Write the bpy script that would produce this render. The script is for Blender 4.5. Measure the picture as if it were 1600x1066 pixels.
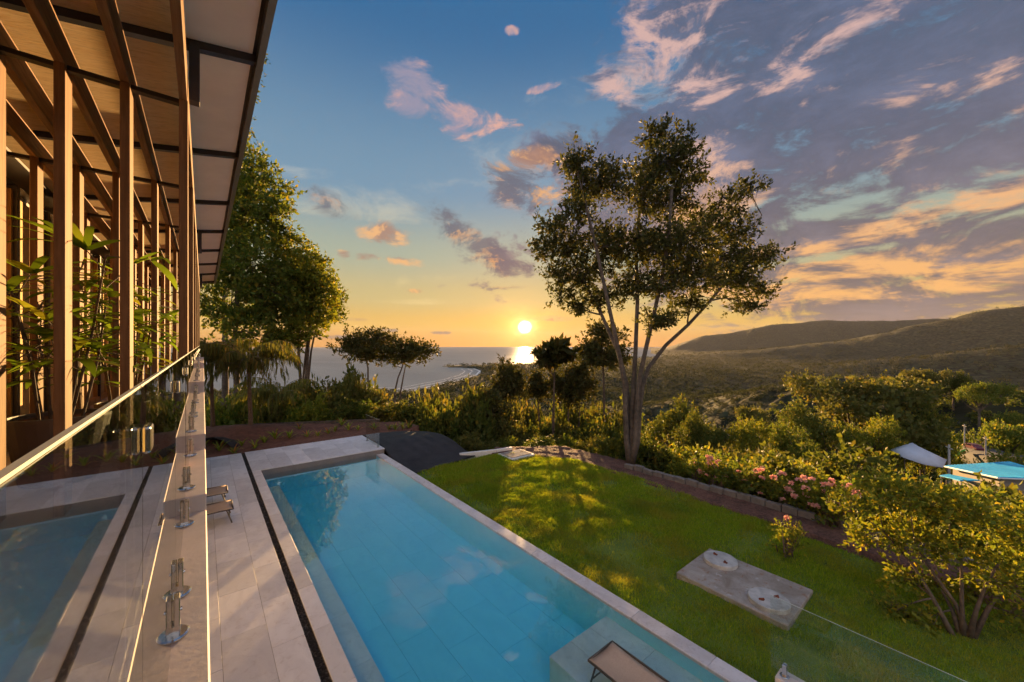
import bpy, bmesh, math, random
import numpy as np
from mathutils import Vector, Matrix

for o in list(bpy.data.objects):
    bpy.data.objects.remove(o)
SC = bpy.context.scene
COL = SC.collection
R = math.radians
random.seed(7)
RNG = np.random.default_rng(11)

# ------------------------------------------------------------------ camera
# world: Y runs along the pool away from the house end, X across it, Z up, pool deck at z = 0
HEAD = R(38.83)
EYE = 4.2
FPX, CX, CY = 600.0, 800.0, 537.0
FW = np.array([math.sin(HEAD), math.cos(HEAD), 0.0])
RT = np.array([math.cos(HEAD), -math.sin(HEAD), 0.0])
cam_d = bpy.data.cameras.new('camera')
cam_d.sensor_width = 36.0
cam_d.lens = 13.5
cam_d.shift_y = 0.0025
cam_d.clip_start = 0.02
cam_d.clip_end = 40000
cam = bpy.data.objects.new('camera', cam_d)
cam.location = (0, 0, EYE)
cam.rotation_euler = (R(90), 0, -HEAD)
COL.objects.link(cam)
SC.camera = cam


def at(px, py, dist):
    """world point seen at that place of the photograph, dist metres ahead"""
    p = FW * dist + RT * ((px - CX) / FPX * dist)
    return np.array([p[0], p[1], EYE - (py - CY) / FPX * dist])


def on(px, py, z):
    """world point on the level z"""
    return at(px, py, (EYE - z) * FPX / (py - CY))


# ------------------------------------------------------------------ sun, sky, exposure
SUN_EL, SUN_AZ = R(2.6), HEAD + R(1.9)
SUN_DIR = Vector((math.sin(SUN_AZ) * math.cos(SUN_EL), math.cos(SUN_AZ) * math.cos(SUN_EL), math.sin(SUN_EL)))
sl = bpy.data.lights.new('sun', 'SUN')
sl.energy = 4.7
sl.angle = R(0.6)
sl.color = (1.0, 0.59, 0.235)
so = bpy.data.objects.new('sun', sl)
so.rotation_euler = SUN_DIR.to_track_quat('Z', 'Y').to_euler()
so.location = (30, 40, 60)
COL.objects.link(so)

SC.view_settings.view_transform = 'Standard'
SC.view_settings.look = 'None'
SC.view_settings.gamma = 1.0
SC.view_settings.exposure = 2.05
SC.view_settings.use_curve_mapping = False
SC.render.engine = 'CYCLES'
cy = SC.cycles
cy.use_denoising = True
cy.use_adaptive_sampling = True
cy.adaptive_threshold = 0.03
cy.max_bounces = 9
cy.diffuse_bounces = 4
cy.glossy_bounces = 3
cy.transmission_bounces = 4
cy.transparent_max_bounces = 14
cy.volume_bounces = 0
cy.caustics_reflective = False
cy.caustics_refractive = False
cy.sample_clamp_indirect = 6.0


class E:
    """tiny expression wrapper round shader Math nodes"""
    nt = None

    def __init__(self, s): self.s = s

    @staticmethod
    def op(o, *a, clamp=False):
        n = E.nt.nodes.new('ShaderNodeMath'); n.operation = o; n.use_clamp = clamp
        for i, v in enumerate(a):
            if isinstance(v, E): E.nt.links.new(v.s, n.inputs[i])
            else: n.inputs[i].default_value = v
        return E(n.outputs[0])

    def __add__(s, o): return E.op('ADD', s, o)
    __radd__ = __add__
    def __sub__(s, o): return E.op('SUBTRACT', s, o)
    def __rsub__(s, o): return E.op('SUBTRACT', o, s)
    def __mul__(s, o): return E.op('MULTIPLY', s, o)
    __rmul__ = __mul__
    def __truediv__(s, o): return E.op('DIVIDE', s, o)


def mn(a, b): return E.op('MINIMUM', a, b)
def mx(a, b): return E.op('MAXIMUM', a, b)


def sstep(v, lo, hi, o0=0.0, o1=1.0):
    n = E.nt.nodes.new('ShaderNodeMapRange'); n.interpolation_type = 'SMOOTHSTEP'
    E.nt.links.new(v.s, n.inputs[0])
    for i, q in enumerate((lo, hi, o0, o1)): n.inputs[i + 1].default_value = q
    return E(n.outputs[0])


def vdot(vec, c):
    n = E.nt.nodes.new('ShaderNodeVectorMath'); n.operation = 'DOT_PRODUCT'
    E.nt.links.new(vec, n.inputs[0]); n.inputs[1].default_value = tuple(c)
    return E(n.outputs['Value'])


def comb(x, y, z=0.0):
    n = E.nt.nodes.new('ShaderNodeCombineXYZ')
    for i, v in enumerate((x, y, z)):
        if isinstance(v, E): E.nt.links.new(v.s, n.inputs[i])
        else: n.inputs[i].default_value = v
    return n.outputs[0]


def noise(vec, scale, detail=6, rough=.55, dist=0.0, dim='3D'):
    n = E.nt.nodes.new('ShaderNodeTexNoise'); n.noise_dimensions = dim
    if vec is not None: E.nt.links.new(vec, n.inputs['Vector'])
    n.inputs['Scale'].default_value = scale; n.inputs['Detail'].default_value = detail
    n.inputs['Roughness'].default_value = rough; n.inputs['Distortion'].default_value = dist
    return E(n.outputs[0])


def mixc(f, a, b, blend='MIX'):
    n = E.nt.nodes.new('ShaderNodeMix'); n.data_type = 'RGBA'; n.blend_type = blend
    if isinstance(f, E): E.nt.links.new(f.s, n.inputs[0])
    else: n.inputs[0].default_value = f
    for i, v in ((6, a), (7, b)):
        if isinstance(v, (tuple, list)): n.inputs[i].default_value = (*v[:3], 1)
        else: E.nt.links.new(v, n.inputs[i])
    return n.outputs[2]


def build_world():
    w = bpy.data.worlds.new('World'); SC.world = w; w.use_nodes = True
    nt = w.node_tree; nt.nodes.clear(); E.nt = nt
    out = nt.nodes.new('ShaderNodeOutputWorld'); bg = nt.nodes.new('ShaderNodeBackground')
    nt.links.new(bg.outputs[0], out.inputs[0])
    STR = 0.10
    bg.inputs[1].default_value = STR
    K = 1 / STR / 2 ** (SC.view_settings.exposure - .15)      # colours below are given as they show in the picture

    def k3(r, g, b): return (r * K, g * K, b * K)
    sky = nt.nodes.new('ShaderNodeTexSky'); sky.sky_type = 'NISHITA'; sky.sun_disc = False
    sky.sun_elevation = SUN_EL; sky.sun_rotation = SUN_AZ; sky.altitude = 0
    sky.air_density = 1.0; sky.dust_density = .4; sky.ozone_density = 3.0
    tc = nt.nodes.new('ShaderNodeTexCoord'); d = tc.outputs['Generated']
    l = vdot(d, RT); f = vdot(d, FW); u = vdot(d, (0, 0, 1))
    h = E.op('SQRT', l * l + f * f + 1e-6)
    sa = l / h                      # sine of the bearing from the heading: runs on evenly behind the camera
    fa = f / h
    te = mx(mn(u / h, 3.0), 0.0)    # tangent of the elevation
    up = mx(u, 0.0)
    qx = vdot(d, (1, 0, 0)) / (up + 0.14); qy = vdot(d, (0, 1, 0)) / (up + 0.14)
    q = comb(qx, qy, 0.0)
    n1 = noise(q, 1.5, 9, .68, .3, '2D')
    q2 = comb(qx + float(SUN_DIR.x) * .16, qy + float(SUN_DIR.y) * .16, 0.0)
    n1s = noise(q2, 1.5, 4, .60, .5, '2D')
    n2 = noise(q, .55, 3, .5, 0, '2D')
    n3 = noise(comb(qx * .35 + qy * .9, qy * .12 - qx * .3, 4.0), 2.6, 6, .62, .3, '2D')
    vb = comb(sa, te * 1.5, 2.0)
    nb = noise(vb, 7.5, 9, .70, .35, '2D')
    nbs = noise(comb(sa, te * 1.5 + .035, 2.0), 7.5, 5, .66, .35, '2D')
    nz = n1 - .5; nc = nb - .5

    def blob(px, py, rx, ry, rot=0.0):
        g = math.atan((px - CX) / FPX); a0 = math.sin(g); t0 = (CY - py) / FPX * math.cos(g)
        sx = rx / FPX * math.cos(g) ** 2; sy = ry / FPX * math.cos(g)
        c, s = math.cos(R(rot)), math.sin(R(rot))
        dx = sa - a0; dy = te - t0
        ex = (dx * c + dy * s) * (1 / sx); ey = (dy * c - dx * s) * (1 / sy)
        return 1.0 - (ex * ex + ey * ey)

    def join(items):
        m = None
        for it in items:
            b = blob(*it); m = b if m is None else mx(m, b)
        return mx(m, -2.0)

    # clear sky: physical sky, graded to the deep sunset of the place
    g_ = k3(.60, .26, .05)
    for lo, hi, col in ((.0, .055, (.68, .40, .075)), (.05, .12, (.54, .42, .165)), (.11, .23, (.36, .39, .28)), (.2, .40, (.165, .28, .385)), (.36, .85, (.030, .132, .295)), (.9, 2.4, (.12, .22, .40))):  # last stop brightens the unseen zenith for more fill
        g_ = mixc(sstep(te, lo, hi), g_, k3(*col))
    away = mixc(sstep(te, .0, .5), k3(1.05, .96, .98), k3(.66, .80, 1.08))  # unseen sky behind the camera, set brighter than the view as added fill
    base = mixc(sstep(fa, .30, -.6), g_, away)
    base = mixc(.04, base, sky.outputs[0])
    # thin high cirrus
    cir = sstep(join([(620, 318, 230, 34, 8), (700, 300, 120, 26, 10), (640, 440, 130, 9, 5), (470, 268, 55, 14, 5), (700, 470, 120, 5, 2), (1000, 150, 300, 120, 30)]) * .32 + (n3 - .5) * 1.3 + nc * 1.6, .0, .8)
    base = mixc(cir * .55, base, mixc(sstep(te, .1, .5), k3(.80, .62, .28), k3(.50, .52, .50)))
    # cloud bank that comes down over the right hand side and on overhead
    edge = (sa - (te * .40 - .10)) * 2.6
    low = (te - mx(.17 - mx(sa - .26, 0.0) * .6, .0)) * 5.0
    bank = mn(mn(edge, low), .46)
    gap = join([(1500, 290, 190, 30, 14), (1300, 330, 130, 16, 8), (1290, 400, 120, 10, 5), (1560, 415, 80, 10, 0), (1020, 120, 60, 70, 40)])
    bank = bank - mx(gap, 0.0) * .36
    dbank = sstep(bank + nz * 1.5 + nc * 1.9, -.08, .36)
    dbank = mx(dbank, sstep(fa, .1, -.6) * sstep(nz * 2.4 + .12, -.1, .4))  # clouds added behind the camera to carry the fill light
    # separate clouds
    pink = join([(650, 128, 55, 40, -12), (640, 160, 40, 30, -12), (735, 185, 75, 28, -8), (715, 205, 30, 18, 0), (800, 48, 14, 10, 0), (848, 138, 28, 8, 10)])
    dpink = sstep(pink * .80 + nc * 2.6, .06, .72)
    ora = join([(603, 365, 50, 20, -8), (636, 408, 36, 11, -6), (538, 398, 14, 8, 0), (572, 402, 24, 9, 0), (560, 500, 26, 5, 0), (860, 300, 40, 24, 10), (820, 250, 50, 20, 5), (850, 498, 55, 6, 0), (650, 455, 14, 5, 0), (1085, 330, 60, 40, 10)])
    dora = sstep(ora * .62 + nc * 2.6, .08, .75)
    drk = join([(510, 320, 62, 24, -20), (682, 330, 42, 26, -30), (735, 378, 76, 24, -28), (765, 410, 80, 16, -8), (810, 449, 85, 5, 2), (830, 420, 60, 18, 4), (820, 290, 60, 60, 40), (890, 240, 80, 40, 20), (540, 527, 120, 4, 0), (480, 520, 40, 5, 0), (600, 516, 30, 4, 0), (690, 520, 20, 3, 0)])
    ddrk = sstep(drk * .60 + nc * 3.0, .05, .75)
    # colours: lit by the low sun; unseen ones behind the camera are brightened further to fill the foreground
    hz = sstep(te, .62, .05)
    pk = join([(1000, 90, 130, 110, 30), (1110, 130, 90, 60, 10), (1110, 230, 60, 60, 20), (1250, 90, 110, 40, 10), (1400, 350, 200, 26, 8), (1300, 440, 220, 40, 3), (1560, 400, 110, 30, 0), (1130, 320, 60, 40, 10)])
    lit = sstep((n1 - n1s) * 1.6 + (n2 - .5) * 1.5 + (nbs - nb) * 2.6 + nc * .6 + mx(pk, -.5) * .42 - fa * .22 + .16, -.06, .62)
    greyc = mixc(hz, k3(.105, .132, .215), k3(.18, .14, .155))
    litc = mixc(hz, k3(.62, .40, .36), k3(.86, .43, .14))
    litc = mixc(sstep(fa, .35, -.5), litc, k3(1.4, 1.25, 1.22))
    shd = sstep(n1 * .6 + nb * .5 + n2 * .3, .45, .95, .62, 1.30)
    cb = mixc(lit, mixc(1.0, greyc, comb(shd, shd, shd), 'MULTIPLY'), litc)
    cp = mixc(sstep(nc * 1.2 + (n1 - .5), -.12, .22), k3(.30, .27, .36), k3(.74, .40, .31))
    co = mixc(sstep(nb - nbs, -.06, .09), k3(.36, .20, .15), k3(.84, .43, .17))
    cd = mixc(sstep(nbs - nb, .02, .16), k3(.10, .11, .155), k3(.62, .30, .13))
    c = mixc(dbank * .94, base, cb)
    c = mixc(dpink * .85, c, cp)
    c = mixc(ddrk * .82, c, cd)
    c = mixc(dora * .85, c, co)
    # glow and disc of the low sun
    e_ = R(2.45)                    # the disc stands a little lower than the lamp
    ds = vdot(d, (math.sin(SUN_AZ) * math.cos(e_), math.cos(SUN_AZ) * math.cos(e_), math.sin(e_)))
    glow = E.op('POWER', mx(ds, 0.0), 420.0)
    halo = E.op('POWER', mx(ds, 0.0), 30.0)
    disc = sstep(ds + nc * .00012, math.cos(R(1.25)), math.cos(R(.15)))
    bloom = E.op('POWER', mx(ds, 0.0), 2600.0)
    brk = sstep(nc * 1.5 + .1, -.15, .3, .35, 1.0)
    c = mixc(1.0, c, mixc(glow * brk, (0, 0, 0), k3(.55, .27, .05)), 'ADD')
    c = mixc(1.0, c, mixc(halo, (0, 0, 0), k3(.15, .05, .0)), 'ADD')
    c = mixc(1.0, c, mixc(bloom * brk, (0, 0, 0), k3(1.3, .85, .35)), 'ADD')
    c = mixc(1.0, c, mixc(disc * disc, (0, 0, 0), k3(14, 9.5, 4.5)), 'ADD')
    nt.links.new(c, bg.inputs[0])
    w.cycles.sampling_method = 'MANUAL'
    w.cycles.sample_map_resolution = 512


build_world()

# ------------------------------------------------------------------ helpers
def tag(o, label=None, cat=None, group=None, kind=None):
    if label: o['label'] = label
    if cat: o['category'] = cat
    if group: o['group'] = group
    if kind: o['kind'] = kind
    return o


def empty(name, loc=(0, 0, 0), rz=0.0, parent=None):
    o = bpy.data.objects.new(name, None); COL.objects.link(o)
    o.location = tuple(float(v) for v in loc); o.rotation_euler = (0, 0, rz); o.empty_display_size = .2
    o.parent = parent
    return o


def thing(name, label, cat, loc=(0, 0, 0), rz=0.0, group=None):
    return tag(empty(name, loc, rz), label, cat, group)


def link(name, me, parent=None, loc=None, rz=None):
    o = bpy.data.objects.new(name, me); COL.objects.link(o); o.parent = parent
    if loc is not None: o.location = tuple(float(v) for v in loc)
    if rz is not None: o.rotation_euler = (0, 0, rz)
    return o


def dup(root, loc=None, rz=None, scale=None):
    r = root.copy(); COL.objects.link(r)
    if loc is not None: r.location = tuple(float(v) for v in loc)
    if rz is not None: r.rotation_euler = (0, 0, rz)
    if scale is not None: r.scale = scale if hasattr(scale, '__len__') else (scale,) * 3
    for ch in root.children:
        c = ch.copy(); COL.objects.link(c); c.parent = r
        for g in ch.children:
            e = g.copy(); COL.objects.link(e); e.parent = c
    return r


def np_mesh(name, V, F, mat=None, smooth=False):
    """V (n,3), F (m,k) with one polygon size k"""
    V = np.asarray(V, np.float32); F = np.asarray(F, np.int32)
    me = bpy.data.meshes.new(name)
    m, k = F.shape
    me.vertices.add(len(V)); me.vertices.foreach_set('co', V.ravel())
    me.loops.add(m * k); me.loops.foreach_set('vertex_index', F.ravel())
    me.polygons.add(m)
    me.polygons.foreach_set('loop_start', np.arange(0, m * k, k, dtype=np.int32))
    me.polygons.foreach_set('loop_total', np.full(m, k, np.int32))
    if smooth: me.polygons.foreach_set('use_smooth', np.ones(m, bool))
    me.update(calc_edges=True)
    if mat: me.materials.append(mat)
    return me


class G:
    """collects simple solids into one mesh"""
    def __init__(self): self.v = []; self.f = []

    def add(self, vs, fs):
        b = len(self.v); self.v += [tuple(float(q) for q in p) for p in vs]; self.f += [tuple(b + i for i in f) for f in fs]
        return self

    def box(self, x0, x1, y0, y1, z0, z1):
        return self.add([(x0, y0, z0), (x1, y0, z0), (x1, y1, z0), (x0, y1, z0), (x0, y0, z1), (x1, y0, z1), (x1, y1, z1), (x0, y1, z1)],
                        [(0, 3, 2, 1), (4, 5, 6, 7), (0, 1, 5, 4), (1, 2, 6, 5), (2, 3, 7, 6), (3, 0, 4, 7)])

    def hexa(self, p):
        return self.add(p, [(0, 3, 2, 1), (4, 5, 6, 7), (0, 1, 5, 4), (1, 2, 6, 5), (2, 3, 7, 6), (3, 0, 4, 7)])

    def tube(self, pts, rad, n=8, cap=True):
        pts = [np.array(p, float) for p in pts]
        if not hasattr(rad, '__len__'): rad = [rad] * len(pts)
        b = len(self.v); prev = None
        for i, p in enumerate(pts):
            t = pts[min(i + 1, len(pts) - 1)] - pts[max(i - 1, 0)]; t = t / (np.linalg.norm(t) + 1e-9)
            if prev is None:
                a = np.cross(t, (0, 0, 1.0))
                if np.linalg.norm(a) < .2: a = np.cross(t, (1.0, 0, 0))
            else: a = prev - t * np.dot(prev, t)
            a = a / np.linalg.norm(a); prev = a; c = np.cross(t, a)
            for k in range(n):
                q = p + rad[i] * (a * math.cos(2 * math.pi * k / n) + c * math.sin(2 * math.pi * k / n))
                self.v.append(tuple(q))
        for i in range(len(pts) - 1):
            for k in range(n):
                k2 = (k + 1) % n
                self.f.append((b + i * n + k, b + i * n + k2, b + (i + 1) * n + k2, b + (i + 1) * n + k))
        if cap:
            self.f.append(tuple(b + k for k in range(n))[::-1]); e = b + (len(pts) - 1) * n
            self.f.append(tuple(e + k for k in range(n)))
        return self

    def lathe(self, prof, n=24, c=(0, 0, 0), sx=1.0, sy=1.0):
        b = len(self.v)
        for r, z in prof:
            for k in range(n):
                a = 2 * math.pi * k / n
                self.v.append((c[0] + r * math.cos(a) * sx, c[1] + r * math.sin(a) * sy, c[2] + z))
        for i in range(len(prof) - 1):
            for k in range(n):
                k2 = (k + 1) % n
                self.f.append((b + i * n + k, b + i * n + k2, b + (i + 1) * n + k2, b + (i + 1) * n + k))
        self.f.append(tuple(b + k for k in range(n))[::-1]); e = b + (len(prof) - 1) * n
        self.f.append(tuple(e + k for k in range(n)))
        return self

    def mesh(self, name, mat, bevel=0.0, smooth=False, seg=1):
        me = bpy.data.meshes.new(name); me.from_pydata(self.v, [], self.f)
        bm = bmesh.new(); bm.from_mesh(me)
        bmesh.ops.recalc_face_normals(bm, faces=bm.faces)
        if bevel:
            bmesh.ops.bevel(bm, geom=[e for e in bm.edges if e.calc_face_angle(0) > .5], offset=bevel, segments=seg, affect='EDGES', profile=.5)
        bm.to_mesh(me); bm.free()
        if smooth: me.polygons.foreach_set('use_smooth', np.ones(len(me.polygons), bool))
        me.update(); me.materials.append(mat)
        return me

    def obj(self, name, mat, parent=None, loc=None, rz=None, bevel=0.0, smooth=False, seg=1):
        return link(name, self.mesh(name, mat, bevel, smooth, seg), parent, loc, rz)


def boxo(name, x0, x1, y0, y1, z0, z1, mat, parent=None, bevel=0.0):
    return G().box(x0, x1, y0, y1, z0, z1).obj(name, mat, parent, bevel=bevel)


# ------------------------------------------------------------------ materials
MATS = {}


def newmat(name):
    m = bpy.data.materials.new(name); m.use_nodes = True
    nt = m.node_tree; E.nt = nt
    p = next(n for n in nt.nodes if n.type == 'BSDF_PRINCIPLED')
    o = next(n for n in nt.nodes if n.type == 'OUTPUT_MATERIAL')
    MATS[name] = m
    return m, nt, p, o


def coords(kind='Object'):
    n = E.nt.nodes.new('ShaderNodeTexCoord'); return n.outputs[kind]


def pos():
    n = E.nt.nodes.new('ShaderNodeNewGeometry'); return n.outputs['Position']


def objrand():
    n = E.nt.nodes.new('ShaderNodeObjectInfo'); return E(n.outputs['Random'])


def island():
    n = E.nt.nodes.new('ShaderNodeNewGeometry'); return E(n.outputs['Random Per Island'])


def scaled(vec, sx, sy, sz):
    n = E.nt.nodes.new('ShaderNodeVectorMath'); n.operation = 'MULTIPLY'
    E.nt.links.new(vec, n.inputs[0]); n.inputs[1].default_value = (sx, sy, sz)
    return n.outputs[0]


def bump(p, hgt, strength=.3, dist=.01):
    b = E.nt.nodes.new('ShaderNodeBump'); b.inputs['Strength'].default_value = strength; b.inputs['Distance'].default_value = dist
    E.nt.links.new(hgt.s, b.inputs['Height']); E.nt.links.new(b.outputs[0], p.inputs['Normal'])
    return b


def setc(p, c): E.nt.links.new(c, p.inputs['Base Color'])


def simple(name, col, rough=.6, metal=0.0, var=.15, scale=6.0, bmp=.15, bd=.004, vec='pos'):
    m, nt, p, o = newmat(name)
    v = pos() if vec == 'pos' else coords('Object')
    n = noise(v, scale, 7, .6); n2 = noise(v, scale * .17, 3, .5)
    f = (n * .6 + n2 * .4)
    a = tuple(max(0, c * (1 - var * 1.6)) for c in col); b = tuple(min(1, c * (1 + var * 1.6)) for c in col)
    setc(p, mixc(sstep(f, .25, .75), a, b))
    p.inputs['Roughness'].default_value = rough; p.inputs['Metallic'].default_value = metal
    if bmp: bump(p, noise(v, scale * 5, 4, .6), bmp, bd)
    return m


def stone_mat(name, c0, c1, c2, rough=.5, rnd=.12):
    """veined limestone / porcelain slab, each piece a shade of its own"""
    m, nt, p, o = newmat(name)
    r = objrand()
    v = nt.nodes.new('ShaderNodeVectorMath'); v.operation = 'ADD'
    nt.links.new(pos(), v.inputs[0]); nt.links.new(comb(r * 31.0, r * 17.0, r * 7.0), v.inputs[1])
    n = noise(scaled(v.outputs[0], 1.0, .55, 1.0), 2.2, 9, .62, 1.1); n2 = noise(v.outputs[0], 9.0, 6, .65, .5)
    c = mixc(sstep(n, .3, .7), c0, c1)
    c = mixc(sstep(n2, .52, .72) * .55, c, c2)
    k = r * (2 * rnd) + (1 - rnd)
    c = mixc(1.0, c, comb(k, k, k), 'MULTIPLY')
    setc(p, c)
    rr = sstep(n2, .3, .7, rough - .1, rough + .12); nt.links.new(rr.s, p.inputs['Roughness'])
    bump(p, n2 + n * .6, .25, .004)
    return m


stone_mat('travertine', (.66, .655, .67), (.78, .78, .79), (.55, .52, .51))
stone_mat('pool_tile', (.26, .70, .88), (.30, .75, .91), (.23, .66, .86), .4, .025)
stone_mat('ledge_tile', (.50, .57, .57), (.64, .69, .67), (.42, .46, .45), .4, .05)
stone_mat('coping', (.55, .52, .52), (.70, .68, .69), (.42, .38, .37), .35, .08)
simple('concrete_cap', (.66, .60, .56), .7, 0, .08, 7, .25, .004)
simple('grout', (.23, .21, .20), .9, 0, .1, 20, .2)
simple('plaster', (.62, .56, .48), .85, 0, .06, 3, .15)
simple('soffit', (.88, .86, .83), .75, 0, .05, 2.5, .08)
simple('fascia', (.045, .045, .055), .35, .3, .15, 5, .1)
simple('terrace_floor', (.42, .36, .30), .6, 0, .15, 4, .15)
simple('dark_frame', (.030, .024, .022), .45, .2, .15, 8, .05)
simple('pot', (.10, .075, .06), .6, 0, .12, 6, .2)
simple('black_fabric', (.026, .022, .021), .6, 0, .4, 3, .6, .03)
MATS['black_fabric'].node_tree.nodes['Principled BSDF'].inputs['Specular IOR Level'].default_value = .3
simple('soil', (.17, .070, .040), .95, 0, .35, 7, .9, .03)
simple('mulch', (.15, .068, .045), .95, 0, .45, 16, 1.0, .03)
simple('edging_block', (.17, .145, .125), .85, 0, .2, 9, .5, .008)


def septic_mat():
    m, nt, p, o = newmat('septic')
    v = pos()
    n = noise(v, 2.3, 8, .65, .6); n2 = noise(v, 6.0, 7, .7, .3); n3 = noise(v, 38.0, 4, .6)
    c = mixc(sstep(n, .32, .68), (.25, .205, .165), (.40, .36, .32))
    c = mixc(sstep(n2, .54, .68) * .75, c, (.27, .125, .055))
    c = mixc(sstep(noise(v, 3.7, 6, .6), .60, .70) * .8, c, (.50, .48, .47))
    c = mixc(sstep(n3, .55, .8) * .6, c, (.12, .10, .085))
    setc(p, c); p.inputs['Roughness'].default_value = .88; bump(p, n2 + n3 * .5, .5, .006)


septic_mat()
simple('septic_lid', (.42, .41, .39), .8, 0, .30, 5, .4, .004)
simple('rust', (.22, .06, .025), .8, .2, .3, 20, .4)
simple('bark', (.105, .072, .050), .9, 0, .45, 9, .9, .02)
simple('bark_pale', (.105, .080, .060), .9, 0, .40, 7, .8, .02)
simple('palm_bark', (.16, .095, .055), .9, 0, .3, 14, .8, .015)
simple('frame_metal', (.10, .085, .075), .45, .5, .1, 9, .05)
simple('steel', (.58, .58, .58), .16, 1.0, .04, 12, .03)
simple('white_trim', (.72, .70, .66), .6, 0, .05, 6, .08)
simple('asphalt', (.05, .05, .052), .9, 0, .2, 3, .3)
simple('tarp', (.46, .48, .54), .5, 0, .10, .8, .2)
simple('pole_grey', (.32, .29, .25), .8, 0, .15, 5, .2)
simple('car_paint', (.16, .035, .05), .3, .2, .05, 3, 0)
simple('car_glass', (.02, .022, .026), .08, 0, .1, 3, 0)
simple('rubber', (.015, .015, .015), .7, 0, .1, 9, .1)
simple('banner_green', (.10, .45, .05), .7, 0, .1, 2, .1)
simple('banner_yellow', (.75, .55, .03), .7, 0, .1, 2, .1)
simple('banner_red', (.45, .06, .05), .7, 0, .1, 2, .1)
simple('house_wall', (.26, .23, .19), .85, 0, .08, 2, .1)
simple('pebble', (.030, .028, .030), .5, 0, .6, 90, .9, .02)
simple('petal', (.80, .19, .15), .55, 0, .25, 30, 0)
simple('bark_thin', (.12, .085, .06), .9, 0, .35, 12, .6, .01)


def wood_mat(name, c0, c1, axis=2, rough=.5):
    m, nt, p, o = newmat(name)
    r = objrand()
    s = [9.0, 9.0, 9.0]; s[axis] = .55
    v = nt.nodes.new('ShaderNodeVectorMath'); v.operation = 'ADD'
    nt.links.new(scaled(pos(), *s), v.inputs[0]); nt.links.new(comb(r * 19.0, r * 23.0, r * 5.0), v.inputs[1])
    n = noise(v.outputs[0], 1.6, 8, .65, 1.2); n2 = noise(v.outputs[0], 7.0, 4, .6, .2)
    c = mixc(sstep(n, .3, .72), c0, c1)
    c = mixc(sstep(n2, .45, .8) * .5, c, tuple(q * .45 for q in c0))
    setc(p, c); p.inputs['Roughness'].default_value = max(rough, .65); p.inputs['Specular IOR Level'].default_value = .15
    bump(p, n + n2 * .5, .35, .004)
    return m


wood_mat('post_wood', (.165, .082, .036), (.29, .155, .070), 2)
wood_mat('beam_wood', (.16, .086, .042), (.32, .185, .092), 1)
wood_mat('soffit_ply', (.74, .54, .29), (.86, .68, .42), 0, .6)
wood_mat('mullion_wood', (.30, .17, .06), (.50, .30, .11), 2)


def blind_mat():
    m, nt, p, o = newmat('woven_blind')
    v = pos()
    n = noise(scaled(v, 1, 40, 160), 1.0, 3, .6); n2 = noise(scaled(v, 1, 160, 30), 1.0, 3, .6)
    c = mixc(sstep(n * .5 + n2 * .5, .35, .65), (.42, .27, .10), (.62, .42, .18))
    setc(p, c); p.inputs['Roughness'].default_value = .9
    bump(p, n + n2, .4, .003)


blind_mat()


def sling_mat():
    m, nt, p, o = newmat('sling')
    v = pos()
    n = noise(scaled(v, 220, 40, 60), 1.0, 2, .5); n2 = noise(v, 3, 4, .5)
    setc(p, mixc(sstep(n * .5 + n2 * .5, .3, .7), (.42, .31, .22), (.56, .42, .31)))
    p.inputs['Roughness'].default_value = .6
    bump(p, n, .2, .002)


sling_mat()


def schlick(f0, ex=5.0):
    g = E.nt.nodes.new('ShaderNodeNewGeometry')
    n = E.nt.nodes.new('ShaderNodeVectorMath'); n.operation = 'DOT_PRODUCT'
    E.nt.links.new(g.outputs['Incoming'], n.inputs[0]); E.nt.links.new(g.outputs['Normal'], n.inputs[1])
    c = E.op('ABSOLUTE', E(n.outputs['Value']))
    return E.op('POWER', 1.0 - mn(c, 1.0), ex) * (1 - f0) + f0


def clear_mat(name, tint, f0, rough=0.0, vol=None, ripples=None, ex=5.0):
    m, nt, p, o = newmat(name)
    nt.nodes.remove(p)
    tr = nt.nodes.new('ShaderNodeBsdfTransparent'); tr.inputs[0].default_value = (*tint, 1)
    gl = nt.nodes.new('ShaderNodeBsdfGlossy'); gl.inputs['Roughness'].default_value = rough
    mixs = nt.nodes.new('ShaderNodeMixShader')
    nt.links.new(schlick(f0, ex).s, mixs.inputs[0]); nt.links.new(tr.outputs[0], mixs.inputs[1]); nt.links.new(gl.outputs[0], mixs.inputs[2])
    nt.links.new(mixs.outputs[0], o.inputs[0])
    if ripples:
        v = pos(); h = noise(v, ripples[0], 4, .55) + noise(v, ripples[0] * .22, 2, .5) * 2.0
        b = nt.nodes.new('ShaderNodeBump'); b.inputs['Strength'].default_value = 1.0; b.inputs['Distance'].default_value = ripples[1]
        nt.links.new(h.s, b.inputs['Height']); nt.links.new(b.outputs[0], gl.inputs['Normal'])
    if vol:
        va = nt.nodes.new('ShaderNodeVolumeAbsorption'); va.inputs[0].default_value = (*vol[0], 1); va.inputs[1].default_value = vol[1]
        nt.links.new(va.outputs[0], o.inputs['Volume'])
    return m


clear_mat('glass', (.93, .965, .945), .045)
clear_mat('pool_water', (1, 1, 1), .10, 0.0, ((.04, .90, .992), .50), (2.2, .0010), 3.2)
simple('glass_edge', (.50, .56, .50), .35, 0, .05, 20, 0)
clear_mat('window_glass', (.25, .24, .22), .05)


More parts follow.
